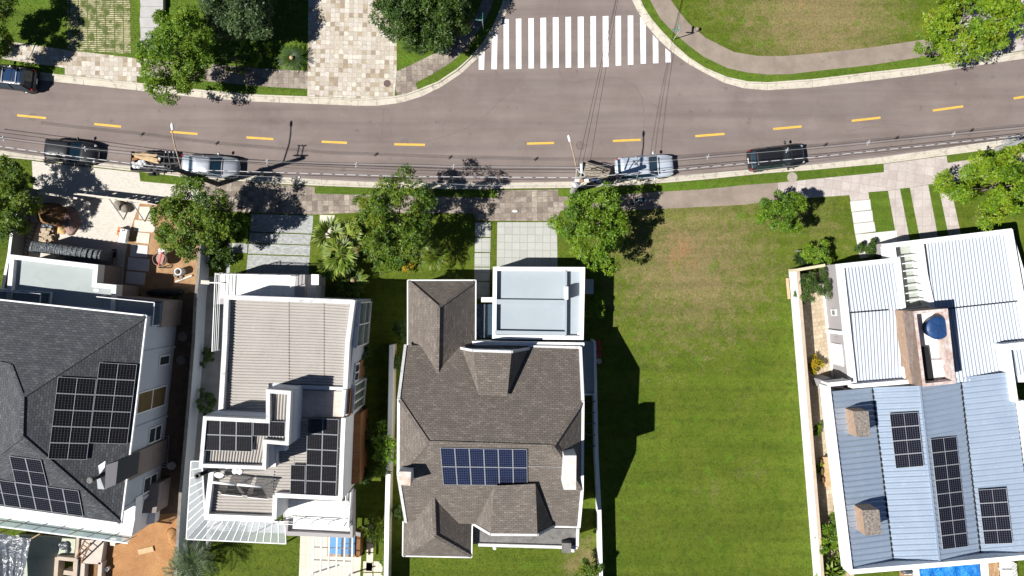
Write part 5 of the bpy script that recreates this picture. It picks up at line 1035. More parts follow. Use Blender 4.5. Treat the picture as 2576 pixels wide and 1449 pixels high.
for i, (x, y, r_, l_) in enumerate(((.55,-.45,.24,'white full sack in the plank trailer'),(.85,-.55,.2,'smaller white sack at the front corner of the plank trailer'))):
    c = onT(t2, x, y, .78); t = thing('sack', l_, 'sack', c); MB().ball(c, (r_*1.2,r_,r_*.7), 9, 6).build('bag', SACKW, t, smooth=True, sub=1)
c = onT(t2, .2, -.45, .72); t = thing('jacket', 'dark blue crumpled cloth in the plank trailer', 'cloth', c); MB().ball(c, (.35,.2,.14), 9, 6).build('cloth', M('denim', g(.05,.07,.13), None, 2, 20, .2), t, smooth=True)
c = onT(t2, .3, .45, .9); t = thing('toolbox', 'black steel rack standing on the plank trailer', 'rack', c); m = MB()
for x in (-.45,.45):
    for y in (-.2,.2): q = onT(t2, .15+x, .5+y, .6); m.bar(q, q+Vector((0,0,.6)), .05, .05)
m.bar(onT(t2,-.3,.7,1.2), onT(t2,.6,.7,1.2), .05, .05).bar(onT(t2,-.3,.3,1.2), onT(t2,.6,.3,1.2), .05, .05).bar(onT(t2,.6,.3,1.2), onT(t2,.6,.7,1.2), .05, .05); m.build('rack_frame', BLACK, t)
# ================================================================ poles, lamps, cables
def upole(label, base, h, r, mat, hollow=True):
    b = P(*base, 0); t = thing('utility_pole', label, 'utility pole', b); MB().lathe(b, [(r*1.35,0),(r,h),(r*.6,h),(r*.6,h-.4)], 16).build('shaft', mat, t, smooth=False); return t, b
def streetlamp(label, pts, r=.045):
    q = [P(*p) for p in pts]; t = thing('street_lamp', label, 'street lamp', q[0]); MB().tube(q, [r*1.2, r*1.1, r, r*.9], 8).build('arm', RUST, t, smooth=True)
    d = (q[-1]-q[-2]).normalized(); M3 = Matrix((d, Vector((-d.y,d.x,0)), Vector((0,0,1)))).transposed(); m = MB().ball((0,0,0), (.28,.10,.08), 12, 8); m.v = [tuple(q[-1]+d*.2+M3 @ Vector(p)) for p in m.v]; m.build('lamp_head', WHITE2, t, smooth=True)
p1, b1 = upole('dark leaning-looking utility pole in front of the mid-green tree by the silver saloon', (551,464), 8.5, .15, DARKP)
MB().bar(b1+Vector((-.55,.25,8.2)), b1+Vector((.55,.25,8.2)), .1, .12).bar(b1+Vector((.2,.2,8.0)), b1+Vector((.2,1.0,8.25)), .06, .06).bar(b1+Vector((-.15,.2,8.0)), b1+Vector((-.15,1.0,8.25)), .06, .06).build('bracket', DARKP, p1)
m = MB()
for i in range(3): m.lathe(b1+Vector((-.25+.25*i,1.0,8.25)), [(.05,0),(.06,.1),(.04,.18)], 8)
m.build('insulator', METG, p1); streetlamp('curved street lamp with brown arm on the pole beside the silver saloon', [(458.5,434,6.4),(442,375,7.2),(435,345,7.45),(433.6,326,7.5)])
p2, b2 = upole('grey hollow concrete pole carrying the transformer gear by the plank trailer', (1440,482), 8.5, .17, POLE)
tz2 = 8.0; MB().bar(P(1446,454,7.4), P(1480.5,454,7.4), .18, .12).build('crossarm', WHITE, p2); MB().bar(P(1457,453,7.46), P(1466,453,7.46), .3, .2).build('clamp', M('rusty_clamp', g(.42,.22,.09), g(.3,.15,.06), 6, 20, .3), p2)
MB().tube([P(1464,437,8.2), P(1463,424,8.3), P(1463,412,8.3)], [.09,.08,.11], 10).build('insulator', WHITE, p2, smooth=True); m = MB()
for a, b in (((1447,422,8),(1462,436,8)),((1447,422,8),(1478,419,8)),((1448,452,7.3),(1450,425,8)),((1475,452,7.3),(1477,442,7.6)),((1457,434,7.8),(1468,414,8.1))): m.bar(P(*a), P(*b), .05, .05)
m.build('bracket', GALV, p2); MB().lathe(b2+Vector((-.25,-.3,5.6)), [(.0,0),(.26,.02),(.28,.75),(.1,.8)], 16).build('junction_can', METG, p2); m = MB()
for i in range(4): a = i*1.3; m.tube([b2+Vector((.3*math.cos(a+q*.9), .3*math.sin(a+q*.9)-.15, 6.2+.1*i+.12*math.sin(q*2))) for q in range(8)], .022, 5)
m.build('cable_loop', CABLEW, p2); streetlamp('straight street lamp on the hollow concrete pole by the plank trailer', [(1454,443,6.8),(1449,417,7.4),(1441.6,383,7.9),(1434,356,8.2)])
p3, b3 = upole('concrete pole at the right edge with coiled cables above the kerb', (2504,376), 8.5, .16, POLE); MB().lathe(b3+Vector((.1,.1,2.2)), [(.0,0),(.24,.02),(.25,.55),(.0,.6)], 14).build('meter_can', NAVY, p3); m = MB()
for i in range(4): m.tube([P(2530+i*5,362-i*3,4.4)+Vector((.55*math.cos(q*.9), .22*math.sin(q*.9), .1*q)) for q in range(8)], .03, 5)
m.build('cable_loop', CABLEW, p3)
bnw = NB('twisted_cable'); vv = bnw.vec('pos'); sx = bnw.n('ShaderNodeSeparateXYZ'); bnw.l(vv, sx.inputs[0]); fr_ = bnw.math('FRACT', bnw.math('MULTIPLY', sx.outputs[0], 1.2)); bnw.fin(bnw.mix(bnw.math('LESS_THAN', fr_, .72), g(.12,.12,.122), g(.55,.55,.56)), .5); TWIST = bnw.m
PU = [(-560,455,1457),( -560,455,1457)]
def cable(label, pts, hp, sag, r, mat, group='overhead cables along the street', us=(-530,462,1455,2560,3300), n=14):
    xs = [p[0] for p in pts]; ys = [p[1] for p in pts]; out = []
    for u in np.linspace(xs[0], xs[-1], n*len(pts)):
        v = float(np.interp(u, xs, ys)); h = hp
        for a, b in zip(us[:-1], us[1:]):
            if a <= u <= b: t_ = (u-a)/(b-a); h = hp-sag*4*t_*(1-t_)
        out.append(P(u, v, h))
    t = thing('power_cable', label, 'cable', out[0], group); MB().tube(out, r, 6).build('wire', mat, t, smooth=True); return out
cable('thick white-dashed twisted cable along the whole street', [(-300,332),(0,368),(119,385),(345,413),(462,425),(511,428),(1019,444),(1453,447),(1533,441),(1708,426),(2044,395.6),(2576,340),(2700,328)], 6.3, .5, .024, TWIST)
up = [(-300,315),(0,346),(214,374),(455,398),(511,402.6),(672,406.5),(896,413.5),(1022,415.5),(1141,419.5),(1451,421.5),(1533,408.5+6),(1708,401.6),(1781,394.6),(1980,378),(2184.7,358.7),(2399,337),(2576,320.5),(2700,308)]
for dv, lb in ((-3.2,'upper'),(0,'middle'),(3.4,'lower')): cable(f'{lb} one of the three spaced street power lines', [(u, v+dv) for u, v in up], 8.25, .8, .011, CABLEW if dv == 0 else CABLE)
cable('thin telephone line below the thick dashed cable near the kerb', [(-300,348),(0,382),(470,433),(511,438),(1019,458),(1200,466),(1445,468),(1600,462),(2044,412),(2576,352),(2700,338)], 5.6, .5, .011, CABLEW)
cable('black telecom bundle just beneath the thick dashed cable', [(-300,338),(0,374),(462,430),(1022,449),(1453,453),(1708,431),(2044,400),(2576,345),(2700,332)], 5.9, .6, .018, CABLE)
for a, b, lb in (((1453,420),(1548,0),'left'),((1467,406),(1551,0),'middle'),((1485,406),(1555,0),'right')):
    q0, q1 = P(*a, 8.2), P(b[0]+(b[0]-a[0])*.5, b[1]-200, 8.2); pts = [q0.lerp(q1, i/14)-Vector((0,0,.5*4*(i/14)*(1-i/14))) for i in range(15)]; t = thing('power_cable', f'{lb} one of the three lines crossing the side street over the zebra', 'cable', q0, 'lines crossing the side street'); MB().tube(pts, .013, 6).build('wire', CABLE, t, smooth=True)
for u, v in ((8,348),(214,374),(672,406.5),(896,414.5),(1141,419.5),(1781,394.6),(1980,378),(2184.7,358.7),(2399,337)):
    us = (-530,462,1455,2560,3300); h = 8.25
    for a, b in zip(us[:-1], us[1:]):
        if a <= u <= b: t_ = (u-a)/(b-a); h = 8.25-.8*4*t_*(1-t_)
    q = P(u, v, h); t = thing('cable_spacer', 'grey cross-shaped spacer clamping the three street power lines', 'cable spacer', q, 'spacers on the street power lines'); MB().bar(q+Vector((-.04,-.16,-.1)), q+Vector((.04,.16,.1)), .04, .04).bar(q+Vector((-.12,.05,.08)), q+Vector((.12,-.05,-.06)), .04, .04).bar(q-Vector((0,0,.3)), q+Vector((0,0,.2)), .04, .04).build('cross', GALV, t)
# street name signs
def sign(label, base, h, dirs):
    b = P(*base, GZ); t = thing('street_sign', label, 'street sign', b, 'street name signs at the junction'); MB().tube([b, b+Vector((0,0,h))], .035, 8).build('post', GALV, t)
    for d in dirs:
        d = Vector(d).normalized(); s = MB().bar(b+Vector((0,0,h-.1-.12*(d.y > .5)))+d*.04, b+Vector((0,0,h-.1-.12*(d.y > .5)))+d*.58, .035, .2).build('name_plate', GREENS, t); c = b+Vector((0,0,h-.1-.12*(d.y > .5))); nn = Vector((-d.y,d.x,0)); m = MB()
        for k in (-1, 1): m.bar(c+d*.12+nn*.019*k, c+d*.36+nn*.019*k, .004, .05).bar(c+d*.40+nn*.019*k, c+d*.5+nn*.019*k, .004, .05)
        m.build('pale_stripe', WHITE2, s)
sign('green two-way street sign on the inner corner beside the dark round tree', (1216,74.4), 2.1, [(-1,.1,0),(.05,1,0)])
sign('green two-way street sign on the outer corner lawn side of the zebra crossing', (1695,99.2), 2.1, [(-1,.12,0),(.08,1,0)])
# manholes and small street things
def disc(name, label, u, v, r, z, mat, cat, ring=None):
    q = P(u, v, z); t = thing(name, label, cat, (q.x,q.y,z-.03), 'round covers'); MB().lathe((q.x,q.y,z-.03), [(r,0),(r,.036),(r*.9,.036),(r*.89,.034),(r*.3,.034),(r*.28,.037)], 28).build('lid', mat, t); MB().lathe((q.x,q.y,z-.03), [(r*1.0,0),(r*1.12,0),(r*1.12,.033),(r*1.01,.033)], 28).build('rim', ring or IRON, t)
disc('manhole_cover', 'round dark manhole cover in the cream stone driveway', 974, 210, .28, .143, IRON, 'manhole cover', STA); disc('manhole_cover', 'round manhole cover in the asphalt by the straight street lamp', 1460, 366, .30, -.002, M('dusty_iron', g(.14,.11,.10), g(.18,.145,.13), 6, 30, .2), 'manhole cover')
LIDM = M('road_lid', g(.15,.125,.115), g(.19,.16,.15), 6, 30, .2); LIDR = M('road_lid_ring', g(.10,.088,.084), None, 6, 30, .2)
def roadlid(label, u, v, r):
    q = P(u, v, 0); t = thing('manhole_cover', label, 'manhole cover', q, 'round covers'); A = [R(k*12) for k in range(30)]
    MB().face([(q.x+r*math.cos(a), q.y+r*math.sin(a), .0025) for a in A]).build('lid', LIDM, t); m = MB()
    for r0, r1 in ((r*.9, r), (r*.45, r*.52)): m.quadgrid([[(q.x+r0*math.cos(a), q.y+r0*math.sin(a), .004) for a in A], [(q.x+r1*math.cos(a), q.y+r1*math.sin(a), .004) for a in A]][::-1], True)
    m.build('rim', LIDR, t)
roadlid('grey scored manhole on a yellow dash near the zebra road', 1017.5, 357, .28); roadlid('grey scored manhole on the yellow dash at the left', 82, 294, .28); disc('manhole_cover', 'pale concrete inspection lid in the grass verge', 1993, 446, .36, .14, M('lid_concrete', g(.36,.32,.27), g(.30,.265,.225), 5, 25, .15), 'manhole cover', M('lid_rim', g(.30,.265,.22), None, 5, 25, .15))
q = P(1752,76,GZ); t = thing('marker_post', 'short grey marker stub on the corner lawn near the street sign', 'post', q); MB().lathe(q, [(.16,0),(.14,.35),(.05,.4)], 10).build('stub', CONC, t)
q = P(1980,1005-380+0,GZ); q = P(2001,632,GZ); t = thing('garden_tap', 'small grey stand tap on the lawn near the spiky grass', 'tap', q); MB().tube([q, q+Vector((0,0,.6))], .05, 8).bar(q+Vector((-.15,0,.5)), q+Vector((.25,.02,.5)), .05, .05).build('standpipe', METG, t)
q = P(1264,545,.14); t = thing('paper_bag', 'crumpled white paper lying on the stone forecourt', 'litter', q); q = P(1451,831,.14)
q = P(1451-180,831-290+0,.14); MB().ball(P(1296,531,.18), (.28,.13,.08), 9, 6).build('paper', SACKW, t, smooth=True, sub=1)
q = P(1260,198-70,.14); t = thing('dead_leaf_pile', 'small tan leaf heap on the verge below the dark tree', 'leaf litter', P(1174,125,.14)); MB().ball(P(1174,125,.16), (.22,.16,.07), 9, 5).build('leaves', SAND, t, smooth=True)
t = thing('white_chip', 'slim white strip of plastic lying on the kerb below the grass verge', 'litter', P(751,450,.03)); MB().bar(P(749,456,.06), P(753,444,.06), .09, .03).build('strip', WHITE2, t)
# ================================================================ building site
def stackbox(t, name, q, z0, mat, **k): return MB().prism(PL(q), z0).build(name, mat, t, **k)
t = thing('wrapped_stack', 'long stack wrapped in shiny black sheet with strap lines beside the porch roof', 'wrapped stack', P(165,632,0)); A_, B_, C_, D_ = PL([(80,606),(254,630),(248,655),(72,632)], 2.35)
m = MB(); rows = []
for i in range(61):
    f = i/60; dz = .05*math.sin(f*math.pi*28)+random.uniform(-.02,.02); a, b = A_.lerp(B_, f), D_.lerp(C_, f); rows.append([Vector((a.x,a.y,0)), a+Vector((0,0,dz-.06)), a.lerp(b,.12)+Vector((0,0,dz+.03)), a.lerp(b,.5)+Vector((0,0,dz+.06)), a.lerp(b,.88)+Vector((0,0,dz+.03)), b+Vector((0,0,dz-.06)), Vector((b.x,b.y,0))])
m.quadgrid(rows); m.face(rows[0]); m.face(rows[-1][::-1]); m.build('sheet', tarp('strapped_sheet', g(.10,.115,.13), .3, 3.5, .8), t, smooth=True); m = MB()
for i in range(13): f = .06+.075*i; a, b = A_.lerp(B_, f), D_.lerp(C_, f); m.bar(a+Vector((0,0,.1)), b+Vector((0,0,.1)), .05, .03)
m.build('strap', BLACK, t)
def heap(label, u, v, rx, ry, h, mat, cat='soil heap', name='soil_heap', z=.13):
    q = P(u, v, z); t = thing(name, label, cat, q); rows = []
    for i in range(7):
        f = i/6; rows.append([(q.x+rx*(1-f)*math.cos(a*.2244)*(1+.13*math.sin(a*.4488+u)+.07*math.sin(a*1.122+v)+random.uniform(-.04,.04)), q.y+ry*(1-f)*math.sin(a*.2244)*(1+.13*math.cos(a*.4488+v)+random.uniform(-.04,.04)), z+h*math.sin(f*math.pi/2)*(1+random.uniform(-.12,.12))) for a in range(28)])
    MB().quadgrid(rows, True, True).build('mound', mat, t, smooth=True)
heap('dark brown earth heap in the tree shade by the site entrance', 134, 541, 1.25, 1.1, .9, DIRT); heap('pinkish gravel heap between earth heap and clear paving', 178, 556, .75, 1.05, .45, GRAV, 'gravel heap', 'gravel_heap'); heap('small yellow sand heap beside the stacked stone pallets', 156, 579, .45, .35, .25, SAND, 'sand heap', 'sand_heap')
bush('dark bush in the strip beside the grey boundary wall and the white house', 516, 1012, .9, (.7,.9,.8), LF_D, 'fine', 20, 30)
bush('low dark shrub in the side strip below the white house screen', 524, 900, .5, (.5,.9,.5), LF_D, 'fine', 12, 24)
heap('mossy orange earth mound on the rear building plot', 437, 1352, .55, .8, .35, SOIL)
t = thing('pallet_stack', 'pallet of cut beige stone pieces beside the yellow sand heap', 'stone stack', P(124,594,.13)); m = MB()
for i in range(30): q = P(random.uniform(110,138), random.uniform(577,609), .14); m.box((q.x,q.y,.3+random.uniform(0,.3)), (random.uniform(.25,.5),random.uniform(.15,.3),.12), random.uniform(-.4,.4))
m.build('stones', STC, t); stackbox(t, 'pallet', [(106,574,.22),(141,577,.22),(138,612,.22),(104,608,.22)], .13, WOODL)
t = thing('rubble_bags', 'dark rubble bags beside the earth heap', 'rubbish bags', P(118,568,.13)); m = MB()
for u, v, r_ in ((113,568,.28),(122,566,.25),(130,570,.28),(143,562,.25),(149,556,.22)): m.ball(P(u,v,.3), (r_,r_*.8,r_*.7), 9, 6)
m.build('bag_cluster', TARPK, t, smooth=True)
t = thing('cement_bags', 'stack of white printed cement bags with orange ends at the paving edge', 'cement bags', P(308,592,.13)); m = MB()
for k, (u, v, z) in enumerate(((310,582,.9),(308,592,.9),(306,603,.85),(311,587,.65),(309,600,.6))): q = P(u,v,z); m.box((q.x,q.y,z-.2), (.58,.42,.34), R(-12+4*k))
m.build('bag', WHITE2, t, bev=.06); m = MB()
for u, v in ((301,577),(299,586),(302,598)): q = P(u,v,.6); m.box((q.x,q.y,.45), (.2,.36,.5), R(-14))
m.build('orange_end', ORAP, t); m = MB()
for u, v, w_ in ((308,579,.14),(313,580,.12),(308,581.5,.10),(313,578,.06)): q = P(u,v,.9); m.box((q.x,q.y,.885), (w_,.05,.012), R(-12))
m.build('print', BLACK, t)
t = thing('sack', 'brown burlap sack heap behind the plank screen', 'sack', P(306,520,.13)); m = MB().ball(P(300,516,.45), (.42,.45,.38), 10, 7).ball(P(315,524,.4), (.38,.35,.32), 10, 7); m.build('burlap', BURL, t, smooth=True)
def ladder(label, a, b, wd, n, mat, wid=.07):
    A_, B_ = P(*a), P(*b); t = thing('ladder', label, 'ladder', A_); d = (B_-A_).normalized(); s = d.cross(Vector((0,0,1))).normalized()*wd/2; MB().bar(A_-s, B_-s, wid, wid).bar(A_+s, B_+s, wid, wid).build('side_rail', mat, t); m = MB()
    for i in range(n): p = A_.lerp(B_, (i+.5)/n); m.bar(p-s, p+s, .05, .05)
    m.build('rung', mat, t)
ladder('wide wooden ladder lying along the left boundary wall', (86,556,.3), (57,645,.3), .62, 9, WOODD); ladder('slim metal ladder lying in the dark passage beside the slate house', (418,1095,.2), (413,1178,.2), .42, 14, METG, .05); ladder('brown plank ladder leaning over the unfinished pool edge', (196,1414,.7), (221,1361,2.0), .5, 6, WOODD, .09)
t = thing('cement_mixer', 'round cement mixer with a red bar across its drum mouth', 'cement mixer', P(404,655,.13)); q = P(403,652,.9)
MB().lathe(q, [(.30,-.45),(.50,-.15),(.54,.1),(.50,.3),(.47,.3),(.46,-.2)], 24, Matrix.Rotation(R(12), 3, 'Y')).build('drum', M('mixer_drum', g(.38,.29,.22), g(.30,.22,.17), 4, 20, .2), t, smooth=True); MB().lathe(q, [(.02,.12),(.3,.13),(.46,.12)], 20, Matrix.Rotation(R(12), 3, 'Y')).build('mix', M('pink_mix', g(.45,.28,.24), None, 4, 20, .2), t); a = P(399,669,1.25); b = P(407,634,1.25); MB().bar(a, b, .09, .08).build('yoke', REDP, t); m = MB().bar((q.x-.4,q.y-.65,.13), (q.x-.1,q.y-.6,.95), .06, .06).bar((q.x+.5,q.y-.65,.13), (q.x,q.y-.6,.95), .06, .06).bar((q.x,q.y+.65,.13), (q.x,q.y+.6,.95), .06, .06).bar((q.x-.4,q.y-.65,.2), (q.x+.5,q.y-.65,.2), .05, .05); m.build('stand', BLACK, t); MB().box(P(409,632,.95), (.5,.4,.35)).build('motor_box', PARW, t)
t = thing('concrete_pipe', 'upright grey concrete pipe section casting a round shadow', 'concrete pipe', P(457,683,.13)); q = P(458,684,.13); MB().lathe(q, [(.30,0),(.30,.75),(.20,.75),(.20,.05)], 22).build('pipe_wall', SLAB, t); t = thing('stone_rubble', 'grey broken stones beside the upright concrete pipe', 'rubble', P(448,690,.13)); m = MB()
for i in range(16): p = P(random.uniform(434,460), random.uniform(680,703), .15); m.ball((p.x,p.y,.22), (random.uniform(.06,.16),random.uniform(.06,.14),.09), 6, 4)
m.build('stones', CONC, t)
t = thing('timber_post', 'white-painted post lying diagonally beside the boundary wall', 'post', P(456,700,.2)); MB().bar(P(442,709,.22), P(483,693,.22), .13, .12).build('post_shaft', SLABP, t)
t = thing('wheelbarrow', 'dark wheelbarrow standing in the shade near the wrapped stack', 'wheelbarrow', P(292,642,.13)); m = MB(); q = [P(284,634,.62),P(293,635,.62),P(292,648,.62),P(283,647,.62)]; z_ = [Vector((p.x*.5+P(288,641,0).x*.5, p.y*.5+P(288,641,0).y*.5, .35)) for p in q]; m.quadgrid([q, z_], True).face(z_); m.build('tray', BLACK, t); MB().lathe(P(288,629,.3), [(0,-.05),(.17,-.05),(.17,.05),(0,.05)], 14, Matrix.Rotation(R(90), 3, 'X')).build('wheel', RUBBER, t); MB().bar(P(284,646,.6), P(283,664,.65), .04, .04).bar(P(293,648,.6), P(294,666,.65), .04, .04).build('handle', WOODD, t)
t = thing('dark_netting', 'black netting bundle lying against the balcony block', 'netting', P(413,735,.13)); MB().ball(P(415,736,.3), (1.5,.32,.3), 14, 7).ball(P(445,733,.25), (.6,.22,.2), 10, 6).build('bundle', BLACK, t, smooth=True)
# rear plot with unfinished pool
t = thing('unfinished_pool', 'unfinished pool basin with green tiled floor and raw concrete rims on the orange plot', 'pool', P(140,1400,.1)); stackbox(t, 'tiled_floor', [(40,1346,.5),(190,1356,.5),(186,1404,.5),(30,1392,.5)], .1, MT('green_mosaic', [g(.44,.47,.37), g(.48,.51,.41)], g(.38,.40,.32), .5, .5, .02, 0, famt=.05, rot=R(-4))); stackbox(t, 'lower_floor', [(20,1393,.2),(140,1399,.2),(136,1500,.2),(10,1490,.2)], .1, MT('green_mosaic_low', [g(.44,.47,.37), g(.48,.51,.41)], g(.38,.40,.32), .5, .5, .02, 0, famt=.05, rot=R(-4)))
CONR = M('raw_concrete', g(.50,.41,.32), g(.42,.35,.28), 1.5, 18, .2)
for q in ([(141,1406),(188,1411),(181,1445),(162,1443),(161,1437),(178,1438)], ): pass
m = MB().wall([P(143,1402,1.0), P(139,1460,1.0), P(138,1540,1.0)], .3, .1); m.wall([P(143,1404,1.004), P(193,1409,1.004)], .28, .1); m.wall([P(191,1407,1.0), P(187,1460,1.0), P(183,1540,1.0)], .3, .1); m.wall([P(160,1440,1.003), P(187,1444,1.003)], .34, .1); m.wall([P(196,1351,.95), P(191,1407,.95)], .22, .1); m.build('rim_wall', CONR, t)
m = MB().prism(PL([(199,1358,.8),(262,1360,.8),(253,1420,.8),(196,1416,.8)]), .1); m.wall([P(199,1415,.8), P(192,1545,.8)], .9, .1); m.wall([P(252,1415,.8), P(244,1545,.8)], .3, .1); m.build('slab_deck', M('pale_concrete', g(.56,.49,.43), g(.48,.42,.36), 1, 18, .12), t); stackbox(t, 'pit_floor', [(207,1418,.25),(247,1420,.25),(240,1560,.25),(202,1560,.25)], .1, DIRT)
t = thing('shade_sail', 'shiny black plastic sheet stretched as an awning at the lower left corner', 'awning', P(30,1400,0)); m = MB(); ap = [P(-60,1330,2.6), P(0,1341,2.5), P(77,1356,2.4), P(52,1475,2.2), P(-60,1480,2.2)]; rows = []
for i in range(25):
    f = i/24; a = P(-60+137*f, 1330+26*f, 2.6-.2*f); b = P(-10+55*f, 1560-20*f, 2.0); rows.append([a.lerp(b, k/14)+Vector((0,0,.10*math.sin(f*38+k*.35)*(k/14)**.7-.25*math.sin(k/14*3.1)*math.sin(f*3.1))) for k in range(15)])
m.quadgrid(rows).build('sheet', TARPK, t, smooth=True)
for u, v in ((77,1356),(0,1341)): q = P(u,v,2.4); MB().bar((q.x,q.y,.1), (q.x,q.y,2.4), .08, .08).build('support_post', WOODL, t)
MB().bar(P(77,1356,2.35), P(100,1343,2.2), .07, .07).build('tie_pole', WOODL, t)
t = thing('plastic_heap', 'crumpled black plastic sheet on the green pool tiles', 'plastic sheet', P(163,1372,.5)); m = MB()
for u, v, a, b in ((155,1370,.35,.25),(166,1372,.32,.36),(160,1378,.3,.2),(170,1384,.2,.3),(156,1396,.35,.14)): m.ball(P(u,v,.58), (a,b,.13), 9, 5)
m.build('sheet', TARPK, t, smooth=True, sub=1)
t = thing('timber_board', 'pale yellow plank on the orange soil of the rear plot', 'board', P(366,1384,.15)); MB().bar(P(348,1389,.2), P(386,1380,.2), .42, .1).build('plank', WOODL, t)
q = P(274,1428,.14); t = thing('paint_bucket', 'small white bucket on the orange soil near the pool wall', 'bucket', q); MB().lathe(q, [(.14,0),(.17,.36),(.15,.36),(.13,.1)], 14).build('pail', WHITE2, t); t = thing('bucket_tub', 'round pale tub in the dark passage beside the slate house', 'tub', P(435,1168,.14)); MB().lathe(P(435,1170,.14), [(.28,0),(.3,.3),(.27,.3),(.25,.1)], 18).build('tub', SLABP, t)
for k, (u, v) in enumerate(((459,847),(455,906))): disc('drain_cover', ['round drain lid in the dark passage nearest the balcony','round drain lid farther down the dark passage'][k], u, v, .32, .15, CONC, 'drain cover', CONC)
t = thing('bench_step', 'white concrete step blocks under the terrace glass on the orange plot', 'step', P(283,1358,.13)); stackbox(t, 'block', [(276,1352,.5),(292,1354,.5),(289,1374,.5),(277,1372,.5)], .1, SLABP)
# garden steps across the street (top left)
t = thing('garden_steps', 'pale concrete steps climbing between lawn and yellow-green tree', 'steps', P(380,60,.1))
for i in range(7): v = -62+26.5*i; MB().prism(PL([(351+(i % 2)*2,v,.75-.08*i),(410,v,.75-.08*i),(410,v+25.4,.75-.08*i),(352+(i % 3),v+25.4,.75-.08*i)]), .1).build('step', STEPC, t)
# things round the metal-roofed house
def lounger(label, u, v):
    q = P(u, v, .42); t = thing('pool_chair', label, 'chair', (q.x,q.y,.14), 'white slatted chairs by the covered pool'); m = MB(); A = R(8)
    for i in range(9): p = q+Vector((-.42+.105*i,0,.0)); m.bar(p+Vector((0,-.32,0)), p+Vector((0,.3,.03+.0*i)), .06, .03)
    m.bar(q+Vector((-.46,.3,0)), q+Vector((.46,.3,.02)), .06, .05).bar(q+Vector((-.46,-.32,0)), q+Vector((.46,-.32,0)), .06, .05); m.build('seat', WHITE2, t); m = MB()
    for i in range(6): p = q+Vector((.42,-.28+.11*i,.02)); m.bar(p, p+Vector((.12,0,.5)), .05, .03)
    m.build('backrest', WHITE2, t)
    for x in (-.42,.42):
        for y in (-.28,.28): MB().bar(q+Vector((x,y,-.28)), q+Vector((x,y,0)), .05, .05).build('leg', WHITE2, t)
    for y in (-.33,.33): MB().bar(q+Vector((-.42,y,.2)), q+Vector((.46,y,.24)), .06, .04).build('armrest', WHITE2, t)
lounger('white slatted pool chair nearest the house parapet', 2529, 1422); lounger('white slatted pool chair at the bottom edge of the photo', 2531, 1444)
t = thing('pool_cover', 'wrinkled bright blue tarpaulin covering the swimming pool', 'pool cover', P(2390,1440,.15)); rows = []
for i in range(40):
    f = i/39; a = P(2313+151*f, 1429-13.5*f-20, .30); b = P(2315+155*f, 1500, .30); rows.append([a.lerp(b, k/20)+Vector((0,0,.06*math.sin(f*17+k*.55+2*math.sin(k*.3))+.04*math.sin(f*31-k*.4))) for k in range(21)])
MB().quadgrid(rows).build('sheet', TARPB, t, smooth=True)
t = thing('barbecue_cover', 'black covered barbecue below the rear parapet', 'barbecue', P(2280,1437,.14)); MB().ball(P(2281,1437,.6), (.5,.22,.3), 12, 7).build('cover', TARPK, t, smooth=True); MB().bar(P(2275,1444,.5), P(2293,1445,.5), .06, .06).build('handle', WHITE2, t)
t = thing('veranda_table', 'pale timber table under the eave with chairs tucked in', 'table', P(2082,1185,.14)); MB().prism(PL([(2070,1150,.75),(2096,1150,.75),(2104,1225,.75),(2076,1225,.75)]), .68, True).build('tabletop', WOODL, t)
for u, v in ((2074,1156),(2096,1156),(2080,1220),(2102,1220)): q = P(u,v,.7); MB().bar((q.x,q.y,.14), (q.x,q.y,.69), .07, .07).build('leg', WOODL, t)
for k, v in enumerate((1160,1182,1205)):
    q = P(2068+k*2.5, v, .45); t = thing('wooden_chair', 'orange-brown wooden chair tucked against the veranda table', 'chair', (q.x,q.y,.14), 'wooden chairs at the veranda table'); MB().box(q, (.45,.45,.05)).build('seat', WOODD, t); MB().box((q.x-.21,q.y,.72), (.04,.43,.5)).build('backrest', WOODD, t)
    for x in (-.19,.19):
        for y in (-.19,.19): MB().bar((q.x+x,q.y+y,.14), (q.x+x,q.y+y,.43), .04, .04).build('leg', WOODD, t)
t = thing('dark_trellis', 'black slatted gate in the side yard beside the parapet corner', 'gate', P(2062,1000,.14)); m = MB()
for i in range(9): p = P(2061+i*.9, 968+i*7, .14); m.bar(p, p+Vector((0,0,1.5)), .05, .05)
m.bar(P(2061,967,1.5), P(2069,1026,1.5), .06, .06); m.build('slat', BLACK, t)
